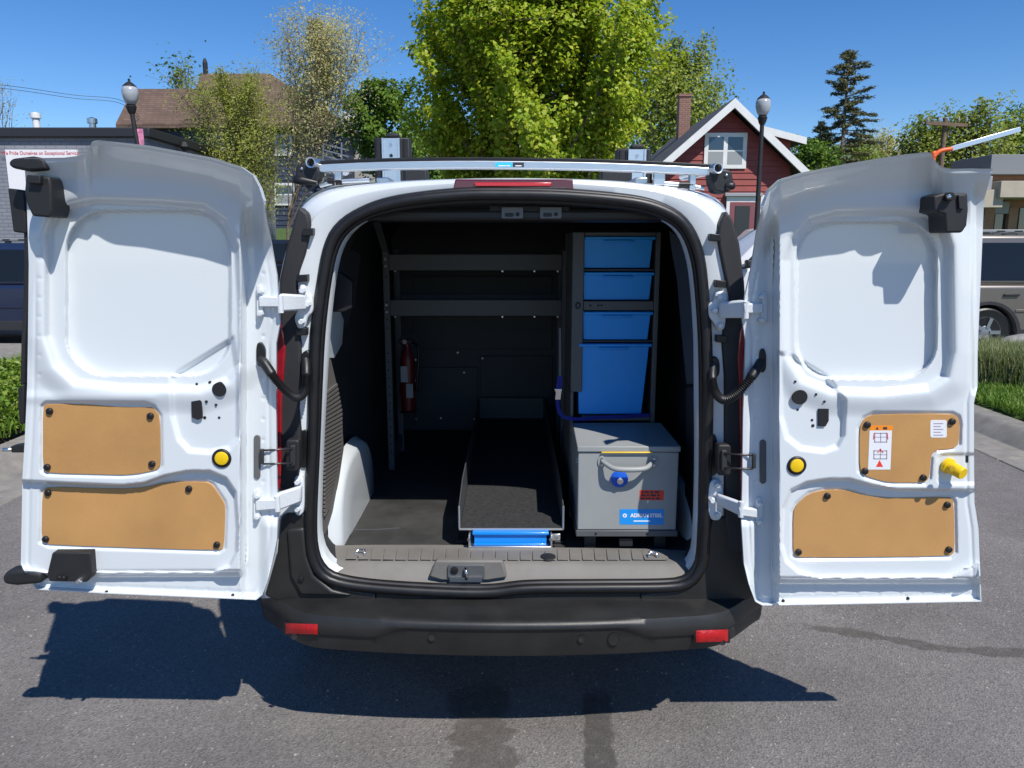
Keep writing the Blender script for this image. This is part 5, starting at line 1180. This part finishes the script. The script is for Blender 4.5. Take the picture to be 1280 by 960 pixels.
def leaves_mesh(name, C, size, rg, o=(0,0,0), asp=.75, up=.5, droop=None, cen=None):
    n = len(C); nrm = rg.normal(size=(n, 3))*(.75 if cen is not None else 1)
    if cen is not None:
        q_ = C-np.array(cen); nrm += 1.1*q_/(np.linalg.norm(q_, axis=1)[:, None]+1e-6)
    nrm[:, 2] = (np.abs(nrm[:, 2]) if cen is None else nrm[:, 2])+up; nrm /= np.linalg.norm(nrm, axis=1)[:, None]
    a = rg.normal(size=(n, 3)) if droop is None else droop+rg.normal(size=(n, 3))*.25
    a -= nrm*(a*nrm).sum(1)[:, None]; a /= np.linalg.norm(a, axis=1)[:, None]; b_ = np.cross(nrm, a)
    s = size*rg.uniform(.6, 1.3, n)[:, None]; C = C-np.array(o)
    fold = nrm*s*.18
    V = np.stack([C-a*s*.5, C+b_*s*.5*asp+fold-a*s*.05, C+a*s*.5-fold*.4, C-b_*s*.5*asp+fold-a*s*.05], 1).reshape(-1, 3)
    me = bpy.data.meshes.new(name); me.vertices.add(4*n); me.vertices.foreach_set('co', V.ravel()); me.loops.add(4*n); me.polygons.add(n)
    me.loops.foreach_set('vertex_index', np.arange(4*n, dtype=np.int32)); me.polygons.foreach_set('loop_start', np.arange(0, 4*n, 4, dtype=np.int32)); me.polygons.foreach_set('loop_total', np.full(n, 4, dtype=np.int32))
    me.update(calc_edges=True); return me
bark = mat('bark', (.16, .13, .10), .95, noise=.4, nscale=9, bump=.6, bscale=25)
def tree(name, label, base, H, cz, rx, rz, lm, n_leaf, size, seed, limbs=26, up=.75, sub=6, group=None, tr=.16, cr=.28, twist=0, ry=None, cen=None, taper=1.0, drp=None, asp=.75):
    rg = np.random.default_rng(seed); base = Vector(base); root = thing(name, label, 'tree', base, group)
    c = np.array(cen) if cen is not None else np.array((base.x, base.y, cz)); ry = ry or rx
    tb_ = MB(); P_ = catmull([base-Vector((0, 0, .3)), base+Vector((rg.normal()*.05, rg.normal()*.05, H*.3)), base+Vector((c[0]-base.x, 0, H*.6))*1.0+Vector((0, 0, 0)), Vector((c[0], c[1], c[2]+rz*.75))], 6)
    tb_.tube(P_, [tr*(1-.85*i/(len(P_)-1)) for i in range(len(P_))], 10)
    spots = []
    for k in range(limbs):
        az = k*2.39996+rg.normal()*.2; u = (k+.5)/limbs; ti = .28+.62*u
        st = P_[int(ti*(len(P_)-1))]
        el = -.35+1.75*u+rg.normal()*.12; el = min(el, 1.45)
        d = np.array((math.cos(az)*math.cos(el), math.sin(az)*math.cos(el), math.sin(el)))
        k_ = rg.uniform(.82, 1.06); e = c+d*np.array((rx, ry, rz))*k_
        if taper != 1: f_ = 1-(1-taper)*max(0, (e[2]-c[2])/rz); e[0] = c[0]+(e[0]-c[0])*f_; e[1] = c[1]+(e[1]-c[1])*f_
        s_ = np.array(st); m_ = (s_+e)/2; m_[2] -= (e-s_)[2]*.12*up; m_[:2] += rg.normal(size=2)*.06*rx
        L = catmull([Vector(s_), Vector(m_), Vector(e)], 5); tb_.tube(L, [tr*.42*(1-.88*i/(len(L)-1)) for i in range(len(L))], 5, cap=False)
        ln = np.linalg.norm(e-s_)
        spots += [(np.array(L[i]), .16*ln) for i in range(4, len(L))]
        for q in range(sub):
            f = rg.uniform(.3, 1); p0 = np.array(L[min(int(f*len(L)), len(L)-1)])
            dd = (e-s_)/ln+rg.normal(size=3)*.6; dd[2] += up*.6; dd /= np.linalg.norm(dd); l2 = ln*rg.uniform(.22, .42)
            tb_.tube([Vector(p0), Vector(p0+dd*l2)], [tr*.13, tr*.03], 4, cap=False)
            for h in (.2, .4, .55, .7, .85, 1.0): spots.append((p0+dd*l2*h, .10*ln))
    tb_.build('trunk', bark, root, smooth=60)
    per = max(1, n_leaf//len(spots)); C = np.concatenate([p+np.clip(rg.normal(size=(per, 3)), -1.7, 1.7)*r*np.array((1, 1, .8))*cr/.28 for p, r in spots])
    me = leaves_mesh('crown', C, size, rg, org(root), asp=asp, droop=drp, cen=c-np.array((0, 0, rz*.4)))
    link('crown', me, root, lm)
    return root
maple_m = leafmat('maple_leaf', (.25, .37, .016), (.35, .47, .03), (.50, .51, .05), .42)
green_m = leafmat('green_leaf', (.08, .17, .018), (.13, .24, .028), (.20, .29, .04), .35)
pale_m = leafmat('pale_leaf', (.42, .42, .15), (.58, .55, .24), (.70, .62, .34), .5)
willow_m = leafmat('willow_leaf', (.24, .31, .035), (.36, .40, .07), (.48, .46, .15), .5)
olive_m = leafmat('olive_leaf', (.20, .27, .025), (.28, .35, .05), (.38, .41, .09), .4)
dark_m = leafmat('needle', (.018, .038, .018), (.03, .05, .025), (.055, .06, .03), .15)
pine_m = leafmat('pine_needle', (.08, .10, .04), (.13, .14, .06), (.20, .18, .09), .25)
Ym = 11.6; pm = at(648, 205, Ym)
tree('maple_tree', 'large bright green maple tree with upswept limbs above the van roof', (pm.x, Ym, 0), 7.6, 4.4, 1.92, 3.1, maple_m, 165000, .084, 3, cen=(at(664,100,Ym).x, Ym, 4.4), limbs=64, up=1.3, sub=12, tr=.12, cr=.12, taper=.5)
Yr = 27; p = at(842, 130, 46)
tree('maple_tree', 'yellow green tree rising behind the red house chimney', (p.x, 46, .8), 12, at(842,140,46).z, 3.0, at(842,66,46).z-at(842,140,46).z, olive_m, 20000, .19, 5, limbs=30, up=1, tr=.2)
Yl = 25; p = at(478, 150, Yl)
tree('round_tree', 'dense green tree between the blue house and the maple', (p.x, Yl, 2.0), 6.2, at(478,165,Yl).z, 1.15, at(478,104,Yl).z-at(478,165,Yl).z, green_m, 14000, .13, 6, limbs=26, up=.6, tr=.14)
Yw_ = 20.2; p = at(318, 200, Yw_)
tree('willow_tree', 'loose olive green willow before the blue house windows', (p.x, Yw_, 0), 6.0, at(310,170,Yw_).z, 1.25, at(310,84,Yw_).z-at(310,170,Yw_).z, willow_m, 24000, .085, 8, limbs=34, up=.4, sub=13, tr=.07, cr=.2, cen=(at(298,182,Yw_).x, Yw_, at(298,182,Yw_).z), asp=.4)
Yy = 21.2; p = at(372, 200, Yy)
tree('pale_tree', 'pale yellow sparsely leaved tree reaching above the brown roof', (p.x-.3, Yy, .1), 8.0, at(392,85,Yy).z, 1.0, at(392,42,Yy).z-at(392,95,Yy).z, pale_m, 22000, .09, 9, limbs=30, up=.5, sub=13, tr=.06, cr=.17, cen=(at(400,88,Yy).x, Yy, at(400,88,Yy).z), asp=.4)
Yz = 44; p = at(225, 98, Yz)
tree('round_tree', 'small green treetop showing above the brown roof ridge', (p.x, Yz, 2), 9, at(222,110,Yz).z, 0.45, 0.6, green_m, 900, .22, 12, limbs=14, tr=.15)
p = at(-4, 140, 30); tree('pale_tree', 'thin pale twiggy tree rising behind the brick building parapet', (p.x, 30, 2), 6.5, at(-4,135,30).z, .65, .9, pale_m, 900, .09, 13, limbs=14, tr=.06, cr=.5, asp=.4)
# conifers
def conifer(label, px, ytop, ybot, Y, rad, lm, seed, n, sparse, dens=900):
    rg = np.random.default_rng(seed); top = at(px, ytop, Y); bot = at(px, ybot, Y); zb = 1.0
    root = thing('conifer_tree', label, 'tree', (top.x, Y, zb)); H = top.z-bot.z
    t_ = MB().tube([(top.x, Y, zb-.3), (top.x, Y, top.z)], [.22, .03], 8); C = []; D = []
    for k in range(n):
        u = (k+rg.uniform(0, 1))/n; z = bot.z+H*u; az = rg.uniform(0, 6.283)
        L = rad*((1-u)**.7*.9+.22)*rg.uniform(.25, 1.15) if sparse else rad*(1-u)*rg.uniform(.8, 1.1)+.08
        if sparse and u > .8: L = rad*.62*rg.uniform(.5, 1.0)*(1.25-u)/.45
        d = np.array((math.cos(az), math.sin(az), -.10 if u < .6 else .15)); s_ = np.array((top.x, Y, z)); e = s_+d*L
        t_.tube([Vector(s_), Vector(e)], [.035, .01], 4, cap=False)
        m_ = int(dens*L/rad); f = rg.uniform(.25, 1.05, m_)**.8; q = s_+d*L*f[:, None]+rg.normal(size=(m_, 3))*np.array((.11, .11, .06))*rad*.55*(1.1-f[:, None]*.5)
        C.append(q); D.append(np.tile(d, (m_, 1)))
    t_.build('trunk', bark, root, smooth=60)
    link('crown', leaves_mesh('crown', np.concatenate(C), .17, rg, org(root), asp=.35, up=.2, droop=np.concatenate(D)), root, lm)
conifer('tall dark conifer with sparse layered branches on the skyline', 1062, 64, 205, 42, 2.1, pine_m, 21, 90, True, 300)
conifer('short dense dark spruce beside the tall conifer', 1027, 152, 225, 40, 1.7, dark_m, 22, 60, False, 330)
for px_, yt, r_, Y_, lm, lab, sd_ in ((1010,185,1.2,36,green_m,'bright green bush beside the red house gable',31), (1104,175,1.6,60,pale_m,'far pale tree between the conifer and utility pole',32),
        (1162,156,1.5,38,olive_m,'green tree just beside the utility pole',33), (1212,146,1.8,37,olive_m,'broad green tree behind the grey shop canopy',34), (1268,148,1.9,40,green_m,'darker green tree behind the shop roof',35), (1075,185,1.4,50,olive_m,'low olive tree at the foot of the tall conifer',36), (735,150,1.6,34,olive_m,'olive green tree half hidden behind the maple crown',37), (560,150,2.0,30,green_m,'green tree half hidden behind the maple crown and roof rack',38)):
    zt_ = at(px_, yt, Y_).z; zc_ = zt_-r_*1.05
    tree('leafy_tree', lab, (at(px_, 200, Y_).x, Y_, .9), zc_+.5, zc_, r_, r_*1.15, lm, 7000, .17, sd_, limbs=24, up=.9, sub=6, tr=.14)
# grasses and low plants
def grass_stuff(name, spots, hgt, lm, seed, label=None):
    rg = np.random.default_rng(seed); n = len(spots); P_ = np.array(spots); az = rg.uniform(0, 6.283, n); h = hgt*rg.uniform(.5, 1.2, n); lean = h*rg.uniform(.1, .8, n); wd = .006
    dx, dy = np.cos(az), np.sin(az); V = np.zeros((n, 5, 3)); sx_, sy_ = -dy*wd, dx*wd
    V[:, 0] = P_+np.stack([sx_, sy_, 0*sx_], 1); V[:, 1] = P_-np.stack([sx_, sy_, 0*sx_], 1)
    V[:, 2] = P_+np.stack([dx*lean*.35+sx_*.8, dy*lean*.35+sy_*.8, h*.65], 1); V[:, 3] = P_+np.stack([dx*lean*.35-sx_*.8, dy*lean*.35-sy_*.8, h*.65], 1); V[:, 4] = P_+np.stack([dx*lean, dy*lean, h], 1)
    return V
def blades(name, V, lm, parent=None):
    n = len(V); me = bpy.data.meshes.new(name); V = V-np.array(org(parent)); fs = []
    for i in range(n): a = i*5; fs += [(a, a+1, a+3, a+2), (a+2, a+3, a+4)]
    me.from_pydata([tuple(p) for p in V.reshape(-1, 3)], [], fs); return link(name, me, parent, lm)
lawn_m = leafmat('lawn_blade', (.09, .19, .02), (.14, .26, .03), (.21, .30, .05), .4)
orn_m = leafmat('ornamental_blade', (.12, .18, .04), (.20, .25, .08), (.42, .40, .24), .4)
rg = np.random.default_rng(50)
def scatter(x0, x1, y0, y1, n, z): return np.stack([rg.uniform(x0, x1, n), rg.uniform(y0, y1, n), np.full(n, z)], 1)
tag(blades('lawn_grass', grass_stuff('g', scatter(4.5, 7.2, 3.2, 5.6, 26000, .17), .09, lawn_m, 51), lawn_m), 'short green lawn grass behind the right kerb', 'grass', kind='stuff')
tag(blades('weedy_grass', grass_stuff('g', scatter(-6.2, -4.0, 3.0, 7.4, 11000, .17), .17, lawn_m, 52), lawn_m), 'loose weedy grass in the bed behind the left kerb', 'grass', kind='stuff')
og = [(1228,470,6.5),(1243,478,6.2),(1262,470,6.4),(1280,480,6.1),(1232,492,5.8),(1250,494,5.7),(1272,495,5.6)]
for i, (px_, py_, Y_) in enumerate(og):
    b0 = at(px_, 505, Y_); root = thing('ornamental_grass', 'tufted ornamental grass clump in front of the boulder', 'grass', (b0.x, Y_, .17), 'ornamental grass clumps')
    n = 900; sp_ = np.stack([b0.x+rg.normal(size=n)*.11, Y_+rg.normal(size=n)*.11, np.full(n, .16)], 1); blades('tuft', grass_stuff('g', sp_, .40, orn_m, 60+i)*np.array((1, 1, 1)), orn_m, root)
shrub_m = leafmat('shrub_leaf', (.12, .23, .02), (.20, .32, .035), (.30, .38, .07), .4)
for i, (px_, py_, Y_, r_) in enumerate(((10,500,4.6,.36),(26,515,4.2,.30),(2,540,3.7,.30),(30,478,5.6,.34),(-10,520,4.3,.4))):
    b0 = at(px_, 500, Y_); root = thing('bedding_shrub', 'low leafy green shrub in the bed behind the left kerb', 'shrub', (b0.x-.15, Y_, .17), 'shrubs behind the left kerb')
    r2 = np.random.default_rng(80+i); C = r2.normal(size=(1500, 3)); C /= np.linalg.norm(C, axis=1)[:, None]; C *= (r2.uniform(0, 1, 1500)**.4)[:, None]*r_; C[:, 2] = np.abs(C[:, 2])*.9
    link('foliage', leaves_mesh('foliage', C+np.array((b0.x-.15, Y_, .19)), .055, r2, org(root), asp=.5), root, shrub_m)
    sb = MB()
    for k in range(6): sb.tube([(b0.x-.15, Y_, .15), (b0.x-.15+r2.normal()*r_*.4, Y_+r2.normal()*r_*.4, .17+r_*.7)], [.008, .003], 5)
    sb.build('stem', bark, root)
# boulder
bm = bmesh.new(); bmesh.ops.create_icosphere(bm, subdivisions=4, radius=1); from mathutils import noise as mn
bp_ = at(1278, 445, 6.9); 
for v in bm.verts:
    c = v.co.normalized(); k = 1+.28*mn.noise(c*1.3)+.12*mn.noise(c*3.1+Vector((3, 1, 0)))+.04*mn.noise(c*9)
    v.co = Vector((c.x*1.05*k+bp_.x+.35, c.y*.6*k+7.0, max(.05, c.z*.44*k+.12)))
me = bpy.data.meshes.new('boulder'); bm.to_mesh(me); bm.free(); o = link('boulder', me, None, mat('boulder_stone', (.22, .215, .21), .9, noise=.35, nscale=4, bump=.8, bscale=12), 60); tag(o, 'rough grey boulder in the planting bed by the beige SUV', 'boulder')

# loose grit and a few dead leaves on the driveway
r3 = np.random.default_rng(99); gm = MB()
for k in range(1400):
    x, y = r3.uniform(-2.6, 2.8), r3.uniform(-1.6, 1.6); s_ = r3.uniform(.0025, .0075)
    q = [(x+s_*math.cos(a+k)*r3.uniform(.7, 1.2), y+s_*math.sin(a+k)*r3.uniform(.7, 1.2), .0005) for a in (0, 1.6, 3.1, 4.7)]
    gm.add(q+[(x, y, s_*r3.uniform(.6, 1.1))], [(0, 1, 4), (1, 2, 4), (2, 3, 4), (3, 0, 4)])
tag(gm.build('loose_grit', mat('grit_stone', (.24, .22, .20), .9, noise=.5, nscale=40)), 'loose grit and small stones scattered over the asphalt', 'grit', kind='stuff')
